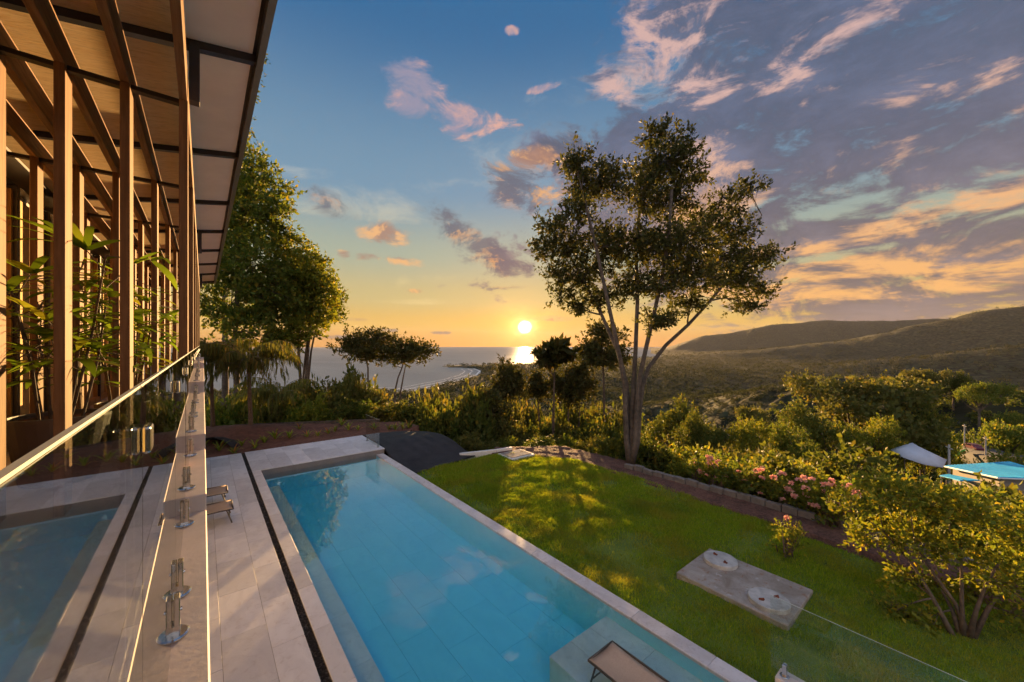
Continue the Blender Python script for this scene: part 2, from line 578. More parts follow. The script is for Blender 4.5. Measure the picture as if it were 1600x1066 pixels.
def sea_mat():
    m, nt, p, o = newmat('sea')
    nt.nodes.remove(p)
    v = pos()
    df = nt.nodes.new('ShaderNodeBsdfDiffuse'); df.inputs[0].default_value = (.24, .25, .235, 1)
    gl = nt.nodes.new('ShaderNodeBsdfGlossy'); gl.inputs[0].default_value = (.9, .9, .9, 1)
    r = sstep(noise(scaled(v, .0012, .0007, 1), 1.0, 5, .6, 1.0), .4, .6, .36, .44); nt.links.new(r.s, gl.inputs['Roughness'])
    h = noise(scaled(v, .02, .006, 1), 1.0, 8, .6)
    b = nt.nodes.new('ShaderNodeBump'); b.inputs['Strength'].default_value = .35; b.inputs['Distance'].default_value = 6.0
    nt.links.new(h.s, b.inputs['Height']); nt.links.new(b.outputs[0], gl.inputs['Normal'])
    ms = nt.nodes.new('ShaderNodeMixShader')
    k = sstep(noise(scaled(v, .0016, .0006, 1), 1.0, 6, .6, .6), .35, .65, .10, .17); nt.links.new(k.s, ms.inputs[0])
    nt.links.new(df.outputs[0], ms.inputs[1]); nt.links.new(gl.outputs[0], ms.inputs[2]); nt.links.new(ms.outputs[0], o.inputs[0])


sea_mat()


def leaf_mat(name, c0, c1, c2, trans=.35, rough=.45, tcol=None):
    m, nt, p, o = newmat(name)
    i = island(); r = objrand()
    c = mixc(sstep(i, .0, 1.0), c0, c1)
    c = mixc(sstep(i * 7.13 - E.op('FLOOR', i * 7.13), .78, .98), c, c2)
    if name == 'grass_blade':
        pv = pos()
        c = mixc(sstep(noise(pv, 1.1, 5, .65, .4), .42, .68) * .65, c, (.30, .25, .045))
        c = mixc(sstep(noise(pv, .45, 4, .6), .52, .72) * .5, c, (.09, .16, .018))
    k = r * .3 + .85
    c = mixc(1.0, c, comb(k, k, k * .95), 'MULTIPLY')
    setc(p, c); p.inputs['Roughness'].default_value = max(rough, .6); p.inputs['Specular IOR Level'].default_value = .12
    t = nt.nodes.new('ShaderNodeBsdfTranslucent')
    nt.links.new(mixc(1.0, c, tcol or (1.7, 1.6, .7), 'MULTIPLY'), t.inputs[0])
    ms = nt.nodes.new('ShaderNodeMixShader'); ms.inputs[0].default_value = trans
    nt.links.new(p.outputs[0], ms.inputs[1]); nt.links.new(t.outputs[0], ms.inputs[2]); nt.links.new(ms.outputs[0], o.inputs[0])
    return m


leaf_mat('leaf_dark', (.060, .082, .020), (.115, .130, .028), (.19, .15, .03), .40)
leaf_mat('leaf_mid', (.080, .125, .024), (.165, .195, .036), (.28, .22, .035), .42)
leaf_mat('leaf_yellow', (.105, .145, .022), (.20, .21, .032), (.36, .28, .035), .42)
leaf_mat('leaf_olive', (.080, .092, .026), (.145, .14, .038), (.19, .14, .04), .36)
leaf_mat('leaf_palm', (.095, .11, .026), (.17, .165, .04), (.27, .18, .035), .38)
leaf_mat('leaf_rhapis', (.12, .20, .022), (.20, .30, .040), (.34, .34, .05), .48)
leaf_mat('leaf_bromeliad', (.15, .22, .03), (.26, .30, .05), (.45, .15, .06), .4)
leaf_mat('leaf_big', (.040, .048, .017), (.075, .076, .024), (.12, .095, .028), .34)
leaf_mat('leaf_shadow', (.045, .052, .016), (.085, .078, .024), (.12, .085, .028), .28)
leaf_mat('grass_blade', (.165, .265, .018), (.28, .37, .028), (.42, .40, .05), .42)
leaf_mat('petal_pink', (.86, .44, .38), (.90, .56, .46), (.85, .34, .38), .35, .6, (1.0, .9, .9))


def ground_mat():
    m, nt, p, o = newmat('hillside')
    v = pos()
    n = noise(v, .012, 8, .6); n2 = noise(v, .11, 6, .6); n3 = noise(v, 1.4, 5, .6)
    vo = nt.nodes.new('ShaderNodeTexVoronoi'); nt.links.new(v, vo.inputs['Vector']); vo.inputs['Scale'].default_value = .075
    vd = E(vo.outputs['Distance'])
    c = mixc(sstep(n, .35, .65), (.024, .028, .014), (.044, .045, .020))
    c = mixc(sstep(n2, .5, .75) * .6, c, (.060, .058, .026))
    c = mixc(sstep(noise(v, .004, 4, .6), .62, .70) * .5, c, (.11, .11, .04))
    c = mixc(sstep(n3, .4, .7) * .35, c, (.030, .022, .012))
    vc = nt.nodes.new('ShaderNodeSeparateColor'); nt.links.new(vo.outputs['Color'], vc.inputs[0])
    c = mixc(sstep(E(vc.outputs[0]), .3, 1.0) * .7, c, (.062, .072, .034))
    c = mixc(sstep(noise(v, .02, 5, .7), .45, .62) * .5, c, (.018, .022, .010))
    c = mixc(sstep(vd, .40, .85) * .9, c, (.010, .012, .006))  # shade in the gaps between tree crowns, painted into the colour
    setc(p, c); p.inputs['Roughness'].default_value = .95
    p.inputs['Specular IOR Level'].default_value = .1
    bump(p, vd * -1.0 + n2 * .4, .8, 2.2)


ground_mat()


def lawn_mat():
    m, nt, p, o = newmat('lawn_soil')
    v = pos()
    n = noise(v, 1.2, 7, .6); n2 = noise(v, 30, 4, .6)
    c = mixc(sstep(n, .3, .7), (.10, .155, .016), (.16, .215, .022))
    c = mixc(sstep(n2, .5, .75) * .4, c, (.085, .065, .02))
    setc(p, c); p.inputs['Roughness'].default_value = .95; bump(p, n2, .6, .02)


lawn_mat()


def blue_roof_mat():
    m, nt, p, o = newmat('blue_roof')
    v = pos(); n = noise(v, .8, 6, .6); n2 = noise(scaled(v, 9, .4, 9), 1.0, 5, .6)
    c = mixc(sstep(n, .3, .7), (.005, .30, .60), (.012, .40, .72))
    c = mixc(sstep(n2, .55, .8) * .4, c, (.05, .32, .48))
    setc(p, c); p.inputs['Roughness'].default_value = .7; p.inputs['Specular IOR Level'].default_value = .15


blue_roof_mat()
M = MATS

# ------------------------------------------------------------------ terrain and sea
SEA_Z = -100.0
RIDGES = [
    ([(1000, 552, 6800), (1040, 545, 6500), (1085, 533, 6000), (1140, 521, 5600), (1200, 512, 5200), (1235, 505, 5000), (1290, 501, 4900), (1380, 502, 4800), (1450, 498, 4600), (1560, 500, 4300), (1750, 490, 4000)], 800),
    ([(1000, 578, 3500), (1100, 564, 3300), (1180, 556, 3100), (1250, 545, 2900), (1350, 531, 2700), (1450, 515, 2500), (1520, 497, 2400), (1600, 478, 2300), (1750, 455, 2200)], 560),
    ([(1330, 578, 1500), (1400, 570, 1400), (1480, 558, 1300), (1600, 541, 1200), (1750, 530, 1150)], 240),
    ([(1100, 622, 480), (1180, 612, 420), (1260, 598, 350), (1310, 592, 320), (1380, 596, 300), (1440, 594, 260), (1520, 606, 220), (1600, 622, 190), (1750, 640, 170)], 75),
]
COAST = [(440, 616), (546, 610), (642, 613), (681, 603), (724, 594), (747, 586), (752, 580), (742, 576), (690, 573.4), (690, 572.2), (760, 571), (833, 569), (899, 565), (972, 562), (1010, 559), (1034, 558.5), (1036, 556.5), (1015, 552), (1018, 546)]
coast_w = np.array([on(px, py, SEA_Z)[:2] for px, py in COAST])
_far = [FW[:2] * 30000 + RT[:2] * 6000, FW[:2] * 30000 - RT[:2] * 60000, -RT[:2] * 60000, coast_w[0] - RT[:2] * 3000 - FW[:2] * 100]
sea_poly = np.vstack([coast_w, np.array(_far)])


def seg_dist(P, A, B):
    d = B - A; t = np.clip(((P - A) @ d) / (d @ d), 0, 1)
    return np.linalg.norm(P - A - t[:, None] * d, axis=1), t


def in_poly(P, poly):
    c = np.zeros(len(P), bool); j = len(poly) - 1
    for i in range(len(poly)):
        a, b = poly[i], poly[j]
        k = ((a[1] > P[:, 1]) != (b[1] > P[:, 1]))
        with np.errstate(divide='ignore', invalid='ignore'):
            x = (b[0] - a[0]) * (P[:, 1] - a[1]) / (b[1] - a[1]) + a[0]
        c ^= k & (P[:, 0] < x); j = i
    return c


_perm = np.random.default_rng(3).random((256, 256))


def vnoise(x, y):
    x = np.asarray(x, float); y = np.asarray(y, float)
    i = np.floor(x).astype(int); j = np.floor(y).astype(int); u = x - i; v = y - j
    u = u * u * (3 - 2 * u); v = v * v * (3 - 2 * v)
    g = lambda a, b: _perm[a % 256, b % 256]
    return (g(i, j) * (1 - u) + g(i + 1, j) * u) * (1 - v) + (g(i, j + 1) * (1 - u) + g(i + 1, j + 1) * u) * v


def fbm(x, y, o=4):
    s = 0; a = .5
    for k in range(o):
        s = s + a * (vnoise(x, y) - .5); x = x * 2.03 + 17.1; y = y * 2.03 + 5.3; a *= .5
    return s


def ground_z(P):
    P = np.asarray(P, float); x, y = P[:, 0], P[:, 1]
    # building pad, then the slope that falls away from it
    dx = np.maximum(x - 13.2, 0); dy = np.maximum(y - np.where(x < 9.0, 22.5, 13.7), 0)
    d = np.hypot(dx, dy)
    lat = P @ RT[:2]; fwd = P @ FW[:2]
    s = np.clip((np.arctan2(lat, np.maximum(fwd, 1e-3)) - .12) / .5, 0, 1)
    slope = .40 - .15 * s
    z = -.85 - slope * d - .05 * np.clip(d, 0, 14) + fbm(x * .09, y * .09) * np.clip(d * .12, 0, 2.5)
    bed = np.clip((y - 17.2) / 1.5, 0, 1) * np.clip((9.5 - x) / 2.0, 0, 1) * (d < 30)
    z = z + bed * .55
    under = (x < 5.9) & (y < 17.6)
    z = np.where(under, -2.4, z)
    plain = SEA_Z + 7 + fbm(x * .003, y * .003) * 9
    k = 12.0
    z = np.where(z - plain > 60, z, k * np.logaddexp(np.maximum(z, -400) / k, plain / k))
    for crest, wid in RIDGES:
        C = np.array([at(*c) for c in crest])
        best = np.full(len(P), -1e9)
        for a, b in zip(C[:-1], C[1:]):
            dd, t = seg_dist(P, a[:2], b[:2])
            cz = a[2] + (b[2] - a[2]) * t
            side = fbm(x / (wid * .45), y / (wid * .45)) * .55
            w = wid * (1 + side)
            best = np.maximum(best, plain + (cz - plain) * np.exp(-(dd / w) ** 2 * .8))
        r = np.hypot(x, y)
        z = np.where(r > 60, np.maximum(z, best), z)
    r = np.hypot(x, y)
    z = z + np.where(r > 300, fbm(x * .011, y * .011) * np.clip((z - SEA_Z - 5) * .12, 0, 22), 0)
    sea = in_poly(P, sea_poly)
    dmin = np.full(len(P), 1e9)
    for a, b in zip(sea_poly[:-1], sea_poly[1:]):
        dd, _ = seg_dist(P, a, b); dmin = np.minimum(dmin, dd)
    f = r > 500
    z = np.where(f & sea, SEA_Z - 2 - np.minimum(dmin * .05, 20), z)
    z = np.where(f & ~sea, np.minimum(z, SEA_Z + .3 + dmin * .11 + np.maximum(dmin - 250, 0) * .3), z)
    z = np.where(f & (r > 9500), np.minimum(z, SEA_Z - 5), z)
    return z


def gz(p): return float(ground_z(np.array([[p[0], p[1]]]))[0])


def build_terrain():
    az = np.concatenate([np.arange(-64, 64, .3), np.arange(64, 296, 6.0)])
    rr = np.exp(np.linspace(math.log(.8), math.log(10200), 235))
    A = HEAD + np.radians(az)
    X = np.sin(A)[:, None] * rr[None]; Y = np.cos(A)[:, None] * rr[None]
    P = np.stack([X.ravel(), Y.ravel()], 1); Z = ground_z(P)
    V = np.column_stack([P, Z]); na, nr = len(az), len(rr)
    i = np.arange(na)[:, None]; j = np.arange(nr - 1)[None]; i2 = (i + 1) % na
    F = np.stack([i * nr + j, i * nr + j + 1, i2 * nr + j + 1, i2 * nr + j], -1).reshape(-1, 4)
    o = link('ground', np_mesh('ground', V, F, M['hillside'], True))
    tag(o, 'forested hillside, coastal plain and hills', 'ground', kind='structure')
    n = 120; a = np.linspace(0, 2 * np.pi, n, endpoint=False)
    V = [(0, 0, SEA_Z)]; F = []
    rs = [600, 1500, 3500, 12000]
    for r_ in rs: V += [(r_ * math.cos(q), r_ * math.sin(q), SEA_Z) for q in a]
    F3 = [(0, 1 + k, 1 + (k + 1) % n) for k in range(n)]
    F4 = [(1 + ri * n + k, 1 + (ri + 1) * n + k, 1 + (ri + 1) * n + (k + 1) % n, 1 + ri * n + (k + 1) % n) for ri in range(3) for k in range(n)]
    me = bpy.data.meshes.new('sea'); me.from_pydata(V, [], F3 + F4); me.materials.append(M['sea'])
    tag(link('sea', me), 'calm grey sea reaching the horizon', 'sea', kind='structure')
    # surf along the near shore
    g = G()
    for off, w in ((-6, 7), (-32, 4), (-60, 3)):
        pts = coast_w[1:8]
        dense = []
        for a_, b_ in zip(pts[:-1], pts[1:]):
            for t in np.linspace(0, 1, 14, endpoint=False): dense.append(a_ + (b_ - a_) * t)
        dense = np.array(dense); tn = np.gradient(dense, axis=0); tn /= np.linalg.norm(tn, axis=1)[:, None]
        nn = np.stack([tn[:, 1], -tn[:, 0]], 1)
        if in_poly((dense[40] + nn[40] * 20)[None], sea_poly)[0]: nn = -nn
        wob = np.array([random.uniform(-.5, .5) for _ in dense])
        L = dense + nn * (off - w * .5 + wob[:, None] * 3); Rr = dense + nn * (off + w * .5 + wob[:, None] * 5)
        b0 = len(g.v)
        for p, q in zip(L, Rr): g.v += [(p[0], p[1], SEA_Z + .35), (q[0], q[1], SEA_Z + .35)]
        g.f += [(b0 + 2 * k, b0 + 2 * k + 1, b0 + 2 * k + 3, b0 + 2 * k + 2) for k in range(len(dense) - 1)]
    me = bpy.data.meshes.new('surf'); me.from_pydata(g.v, [], g.f); me.materials.append(M['white_trim'])
    tag(link('surf', me), 'white surf lines breaking along the curved beach', 'surf', kind='stuff')


build_terrain()


# ------------------------------------------------------------------ pool and deck
PX0, PX1, PY1 = 1.48, 5.34, 15.2       # basin: left face, infinity wall, far face
WATER = -.20
tile_cache = {}


def tile(parent, x0, x1, y0, y1, ztop, mat, th=.02, name='tile', gap=.0025, bevel=.0015):
    w, l = round(x1 - x0 - 2 * gap, 4), round(y1 - y0 - 2 * gap, 4)
    key = (w, l, th, mat.name, name)
    if key not in tile_cache:
        tile_cache[key] = G().box(-w / 2, w / 2, -l / 2, l / 2, -th, 0).mesh(name, mat, bevel)
    return link(name, tile_cache[key], parent, ((x0 + x1) / 2, (y0 + y1) / 2, ztop + random.uniform(-.0008, .0008)))


def build_pool():
    deck = G()
    deck.box(-7.0, 1.20 - .055, -3, 18.0, -.5, -.012)
    deck.box(1.20 + .055, 1.48, -3, 15.2, -.5, -.012)
    deck.box(1.20 - .055, 1.20 + .055, -3, 18.0, -.5, -.05)
    deck.box(1.20 + .055, 5.66, 15.2, 18.0, -.36, -.012)
    d = deck.obj('pool_deck', M['grout'])
    tag(d, 'pale stone tiled pool deck', 'deck', kind='structure')
    T = M['travertine']
    # walk beside the house: two courses plus a narrow one, running bond
    y = -1.0
    for k, (x0, x1) in enumerate(((-1.6, -1.0), (-1.0, -.4), (-.4, .2), (.2, .74), (.74, 1.145))):
        yy = -1.0 - (k % 2) * .6
        while yy < 18.0:
            y1 = min(yy + 1.2, 18.0)
            if y1 > 1.5: tile(d, x0, x1, yy, y1, 0, T)
            yy += 1.2
    yy = -1.0
    while yy < 15.2:                       # coping strip beside the water
        y1 = min(yy + 1.2, 15.2); tile(d, 1.255, 1.50, yy, y1, .003, T, .03, 'coping_slab', bevel=.004); yy += 1.2
    x = 1.255                               # far deck across the end of the pool
    for k in range(8):
        x1 = min(x + .6, 5.68)
        if x1 - x < .1: break
        ys = [15.18, 16.0, 17.1, 18.02] if k % 2 else [15.18, 16.5, 17.4, 18.02]
        for a, b in zip(ys[:-1], ys[1:]): tile(d, x, x1, a, b, .003, T, .03)
        x = x1
    # pebble drain channel
    r = np.random.default_rng(5); n = 5200
    ico = bmesh.new(); bmesh.ops.create_icosphere(ico, subdivisions=1, radius=1); iv = np.array([v.co[:] for v in ico.verts]); ifc = np.array([[v.index for v in f.verts] for f in ico.faces]); ico.free()
    iv = iv[:12] if len(iv) == 12 else iv
    c = np.column_stack([r.uniform(1.152, 1.248, n), 2.5 + 15.5 * r.random(n) ** 1.5, r.uniform(-.035, -.012, n)])
    s = r.uniform(.007, .014, n)
    V = (iv[None] * s[:, None, None] * np.array([1, 1.2, .8]) + c[:, None]).reshape(-1, 3)
    F = (ifc[None] + (np.arange(n) * len(iv))[:, None, None]).reshape(-1, 3)
    o = link('drain_pebbles', np_mesh('drain_pebbles', V, F, M['pebble'], True)); tag(o, 'dark pebbles filling the narrow drain channel along the deck', 'pebbles', kind='stuff')

    pool = thing('swimming_pool', 'long infinity pool with pale blue tiled floor and stone edge', 'pool', (3.4, 8, -1.4))
    base = np.array([3.4, 8, -1.4])

    def pt(name, x0, x1, y0, y1, z0, z1, mat, bevel=0.0):
        o = boxo(name, x0 - base[0], x1 - base[0], y0 - base[1], y1 - base[1], z0 - base[2], z1 - base[2], mat, pool, bevel); return o
    FL = -.92
    fl = pt('floor', PX0 - .1, PX1 + .1, -3, PY1 + .1, FL - .3, FL - .022, M['pool_tile'])
    pt('wall', PX0 - .22, PX0, -3, PY1 + .1, FL, -.033, M['pool_tile'])
    fw_ = pt('wall', PX0, PX1 + .02, PY1, PY1 + .2, FL, -.36, M['pool_tile'])
    iw = pt('infinity_wall', PX1, PX1 + .26, -3, PY1 - .003, -2.2, WATER - .045, M['pool_tile'])
    bench = pt('bench', PX0 + .001, 1.95, -3, 14.6, FL - .02, -.47, M['ledge_tile'])
    ledge = pt('sun_ledge', 4.0, PX1 - .001, -3, 4.08, FL - .02, -.45, M['ledge_tile'])

    def ptile(par, x0, x1, y0, y1, z, mat, name='tile', th=.02, bevel=.0015):
        o = tile(par, x0, x1, y0, y1, z, mat, th, name, .002, bevel)
        o.location = Vector(o.location) - Vector(base); return o
    x = 1.95; k = 0
    while x < PX1 - .05:
        x1 = min(x + .62, PX1); yy = 3.2 - (k % 2) * .62
        while yy < PY1:
            if yy + 1.24 > 3.0: ptile(fl, x, x1, yy, min(yy + 1.24, PY1), FL, M['pool_tile'])
            yy += 1.24
        x = x1; k += 1
    yy = 2.0
    while yy < 14.5:
        ptile(bench, PX0, 1.955, yy, min(yy + 1.24, 14.6), -.45, M['ledge_tile']); yy += 1.24
    x = 3.995
    while x < PX1 - .05:
        x1 = min(x + .46, PX1); yy = 4.085
        while yy > 1.0:
            ptile(ledge, x, x1, max(yy - .92, .5), yy, -.43, M['ledge_tile']); yy -= .92
        x = x1
    yy = -1.2
    while yy < PY1:
        ptile(iw, PX1 - .005, PX1 + .275, yy, min(yy + 1.2, PY1 - .01), WATER + .012, M['coping'], 'coping_slab', .056, .006); yy += 1.2
    w = boxo('pool_water', PX0 - .05, PX1 + .02, -2.8, PY1 + .05, FL - .1, WATER, M['pool_water'])
    tag(w, 'still clear blue pool water mirroring the sky', 'water', kind='structure')


build_pool()


# ------------------------------------------------------------------ house
def build_house():
    h = thing('house', 'modern timber house with slender posts, beams and a pale overhanging roof', 'house', (-3, 9, 0))
    b = np.array([-3.0, 9.0, 0.0])

    def bx(name, x0, x1, y0, y1, z0, z1, mat, par=None, bevel=0.0, off=True):
        o = boxo(name, x0 - b[0], x1 - b[0], y0 - b[1], y1 - b[1], z0, z1, mat, par or h, bevel); return o
    FZ = 2.95
    bx('ground_floor_wall', -7, -3.0, -3, 20.0, -.011, 2.6, M['plaster'])
    slab = bx('terrace_slab', -7, -.205, -3, 20.2, 2.6, FZ, M['terrace_floor'])
    pyv = 4.6
    for k in range(3): bx('column', -.9, -.6, 2 + 7 * k, 2.3 + 7 * k, .003, 2.6, M['plaster'], None, .01)
    # upper wall with windows
    WX = -1.8
    bx('upper_wall', -7, WX - .06, -3, 20.0, FZ, FZ + 3.22, M['plaster'])
    Y0, n, bw = -1.0, 17, 1.2
    for k in range(n):
        y = Y0 + k * bw
        blind = k in (0, 3, 5, 6, 7, 8, 10, 11, 13)
        win = bx('window', WX - .058, WX - .04, y + .05, y + bw - .05, FZ + .10, FZ + 3.1, M['woven_blind'] if blind else M['dark_frame'])
        if not blind: bx('pane', WX - .03, WX - .022, y + .08, y + bw - .08, FZ + .16, FZ + 3.06, M['window_glass'], win)
        g = G().box(WX - .057 - b[0], WX + .02 - b[0], y + .052 - b[1], y + .10 - b[1], FZ + .102, FZ + 3.098)
        g.box(WX - .057 - b[0], WX + .02 - b[0], y + bw - .10 - b[1], y + bw - .052 - b[1], FZ + .102, FZ + 3.098)
        g.obj('frame', M['mullion_wood'], win)
        if not blind: G().box(WX - .02 - b[0], WX + .012 - b[0], y + bw * .5 - .02 - b[1], y + bw * .5 + .02 - b[1], FZ + .103, FZ + 3.097).obj('mullion', M['mullion_wood'], win)
        bx('wall_pier', WX - .055, WX + .055, y - .047, y + .047, FZ + .001, FZ + 3.16, M['dark_frame'])
    bx('window_head', WX - .10, WX + .045, -3, 20, FZ + 3.17, FZ + 3.62, M['dark_frame'])
    bx('window_sill', WX - .057, WX + .05, -3, 20, FZ + .0015, FZ + .098, M['mullion_wood'])
    # beams along the terrace, posts in rows, cross bars
    BX = [-.155, -.500, -.835, -1.150, -1.460]
    BZ = EYE + 2.03
    W2 = .056
    bm = G().box(0, W2, -11.5, 11.2, 0, .215).mesh('beam', M['beam_wood'], .004)
    pm = G().box(0, W2, -.10, .10, 0, BZ - FZ).mesh('post', M['post_wood'], .004)
    rows = [4.30 + 2.3 * k for k in range(-2, 8)]
    for x in BX:
        link('beam', bm, h, (x - b[0], 0, BZ))
        for y in rows:
            if y > 2: link('post', pm, h, (x - b[0], y - b[1], FZ - .0005))
    for y in rows:
        G().box(BX[-1] - .45 - b[0], BX[0] - b[0], -.03, .03, 0, .036).obj('cross_bar', M['dark_frame'], h, (0, y - b[1] - .02, BZ - .018))
    # sloping roof: rises towards the pool
    S = .175; XE = .38; ZE = EYE + 2.60

    def rz(x): return ZE + S * (x - XE)
    Ys = [4.23 + 2.31 * k for k in range(-3, 8)]

    def slab_part(name, x0, x1, y0, y1, zo0, zo1, mat, par=h):
        p = []
        for zo in (zo0, zo1):
            p += [(x0 - b[0], y0 - b[1], rz(x0) + zo), (x1 - b[0], y0 - b[1], rz(x1) + zo), (x1 - b[0], y1 - b[1], rz(x1) + zo), (x0 - b[0], y1 - b[1], rz(x0) + zo)]
        return G().hexa(p).obj(name, mat, par)
    roof = slab_part('roof', -7.2, XE + .02, Ys[0] - .1, Ys[-1] + .25, .055, .16, M['fascia'])
    for a, c in zip(Ys[:-1], Ys[1:]):
        slab_part('soffit_panel', -.142, XE - .03, a + .035, c - .035, .035, .0545, M['soffit'], roof)
        slab_part('soffit_panel', -3.0, -.148, a + .035, c - .035, .035, .0545, M['soffit_ply'], roof)
    for y in Ys:
        slab_part('purlin', -3.0, XE - .005, y - .033, y + .033, -.03, .054, M['fascia'], roof)
    slab_part('fascia', XE, XE + .05, Ys[0] - .1, Ys[-1] + .25, -.075, .20, M['fascia'], roof)
    slab_part('fascia', -7.2, XE - .001, Ys[-1] + .18, Ys[-1] + .25, -.03, .054, M['fascia'], roof)
    for y in (4.23, 4.23 + 2.31 * 3, 4.23 + 2.31 * 6):
        bx('hanger', -.092, -.02, y - .05, y + .05, BZ + .01, rz(-.09) + .02, M['fascia'], None, .003)


build_house()


# ------------------------------------------------------------------ terrace edge: stepped parapet and glass balustrade
def build_parapet():
    t = thing('parapet', 'low stepped concrete parapet along the edge of the upper terrace', 'parapet', (-.1, 8, 2.6))
    b = np.array([-.1, 8.0, 2.6])
    boxo('wall', -.2 - b[0], .0 - b[0], -3 - b[1], 20 - b[1], -.3, EYE - 1.18 - b[2], M['plaster'], t)
    levels = [(-3.0, 3.40, 1.15), (3.40, 4.85, 1.04), (4.85, 9.0, .89), (9.0, 14.0, .69), (14.0, 20.0, .55)]
    for y0, y1, dz in levels:
        ncut = max(1, round((y1 - y0) / 2.2)); st = (y1 - y0) / ncut
        for k in range(ncut):
            a, c = y0 + k * st + .0015, y0 + (k + 1) * st - .0015
            G().box(-.215 - b[0], .020 - b[0], a - b[1], c - b[1], EYE - 1.18 + .0005 - b[2], EYE - dz - b[2]).obj('cap_slab', M['concrete_cap'], t, bevel=.006)
    return levels


levels = build_parapet()
GX = -.097


def base_z(y):
    for y0, y1, dz in levels:
        if y0 <= y < y1: return EYE - dz
    return EYE - .55


def spigot_meshes():
    g = G().lathe([(.010, 0), (.052, 0), (.056, .004), (.056, .010), (.050, .014), (.026, .015)], 32); plate = g.mesh('base_plate', M['steel'], smooth=False)
    body = G()
    for s in (-1, 1):
        y0, y1 = (.0075, .027) if s > 0 else (-.027, -.0075)
        body.box(y0, y1, -.023, .023, .012, .155)
    body.box(-.0274, .0274, -.0234, .0234, .012, .05)
    bodym = body.mesh('spigot', M['steel'], .003)
    bolt = G().tube([(.026, 0, .1), (.0335, 0, .1)], .007, 8).mesh('bolt', M['steel'])
    return plate, bodym, bolt


plate_m, spig_m, bolt_m = spigot_meshes()


def spigot(parent, x, y, z, off):
    s = link('spigot', spig_m, parent, (x - off[0], y - off[1], z - off[2]))
    link('base_plate', plate_m, s, (0, 0, 0)); link('bolt', bolt_m, s, (0, 0, 0))


clamp_m = None


def clamp(parent, x, y, z, off):
    global clamp_m
    if clamp_m is None:
        clamp_m = G().box(-.02, -.0065, -.026, .026, -.026, .026).box(.0065, .02, -.026, .026, -.026, .026).mesh('clamp', M['steel'], .005, seg=2)
    link('clamp', clamp_m, parent, (x - off[0], y - off[1], z - off[2]))


def balustrade(name, label, x, panels, ztop, zbase, group=None, clamps=True, spig=.28):
    t = thing(name, label, 'glass fence', (x, panels[0][0], zbase(panels[0][0] + .01)))
    off = np.array(t.location)
    for i, (a, c) in enumerate(panels):
        z0 = max(zbase(a + .01), zbase(c - .01)) + .035
        G().box(-.006, .006, a + .004 - off[1], c - .004 - off[1], z0 - off[2], ztop - off[2]).obj('pane', M['glass'], t, bevel=.001)
        G().box(-.0032, .0032, a + .005 - off[1], c - .005 - off[1], ztop + .0003 - off[2], ztop + .0035 - off[2]).obj('polished_edge', M['glass_edge'], t)
        for yy in (a + .16, c - .16): spigot(t, x, yy, zbase(yy), off)
        if clamps and i + 1 < len(panels): clamp(t, x, c, ztop - .10, off)
    return t


ps = [(-1.3, -.12), (-.12, 1.03), (1.03, 2.17), (2.17, 3.36), (3.44, 4.80), (4.89, 6.2), (6.2, 7.6), (7.6, 8.96), (9.04, 10.6), (10.6, 12.2), (12.2, 13.9), (14.04, 15.9), (15.9, 17.9), (17.9, 19.8)]
balustrade('glass_balustrade', 'frameless glass balustrade on steel spigots along the terrace parapet', GX, ps, EYE - .084, base_z)
zero = lambda y: 0.004
balustrade('glass_screen', 'single short glass fence panel standing on the far end of the pool deck', 5.52, [(15.35, 17.0)], 1.12, zero, 'glass screens beside the pool')


def near_screen():
    # deck corner and glass beside the sun ledge, just inside the frame
    st = boxo('side_deck', 5.70, 5.92, -3, 1.72, -.7, -.06, M['concrete_cap'], bevel=.006)
    tag(st, 'narrow concrete strip beside the pool under the glass fence', 'deck', kind='structure')
    balustrade('glass_screen', 'glass fence panel on the lawn side of the sun ledge', 5.80, [(-1.2, 1.80)], .90, lambda y: -.058, 'glass screens beside the pool')


near_screen()

# ------------------------------------------------------------------ lawn, beds, embankment
def sheet(name, outline_fn, x0, x1, y0, y1, step, zfn, mat, skirt=.5):
    xs = np.arange(x0, x1 + 1e-6, step); ys = np.arange(y0, y1 + 1e-6, step)
    X, Y = np.meshgrid(xs, ys, indexing='ij'); P = np.stack([X.ravel(), Y.ravel()], 1)
    inside = outline_fn(P); Z = zfn(P)
    Z = np.where(inside, Z, Z - skirt)
    nx, ny = X.shape
    i = np.arange(nx - 1)[:, None]; j = np.arange(ny - 1)[None]
    F = np.stack([i * ny + j, (i + 1) * ny + j, (i + 1) * ny + j + 1, i * ny + j + 1], -1).reshape(-1, 4)
    keep = inside[F].any(1)
    return link(name, np_mesh(name, np.column_stack([P, Z]), F[keep], mat, True))


LAWN = np.array([(5.62, -3.0), (5.62, 13.0), (6.4, 13.35), (8.4, 13.55), (9.7, 13.5), (11.0, 12.6), (12.0, 10.6), (12.1, 7.5), (11.9, 4.0), (11.5, 1.2), (11.2, -3.0)])


def lawn_z(P):
    x, y = P[:, 0], P[:, 1]
    return -.60 + fbm(x * .5, y * .5, 3) * .14 + fbm(x * 2.2, y * 3.0, 3) * .13 - np.clip((x - 9.5) / 3, 0, 1) * .05


o = sheet('lawn', lambda P: in_poly(P, LAWN + np.array([0, 0])), 5.5, 12.6, -3, 14.0, .10, lawn_z, M['lawn_soil'], .35)
tag(o, 'sloping green lawn beside the infinity pool', 'lawn', kind='structure')


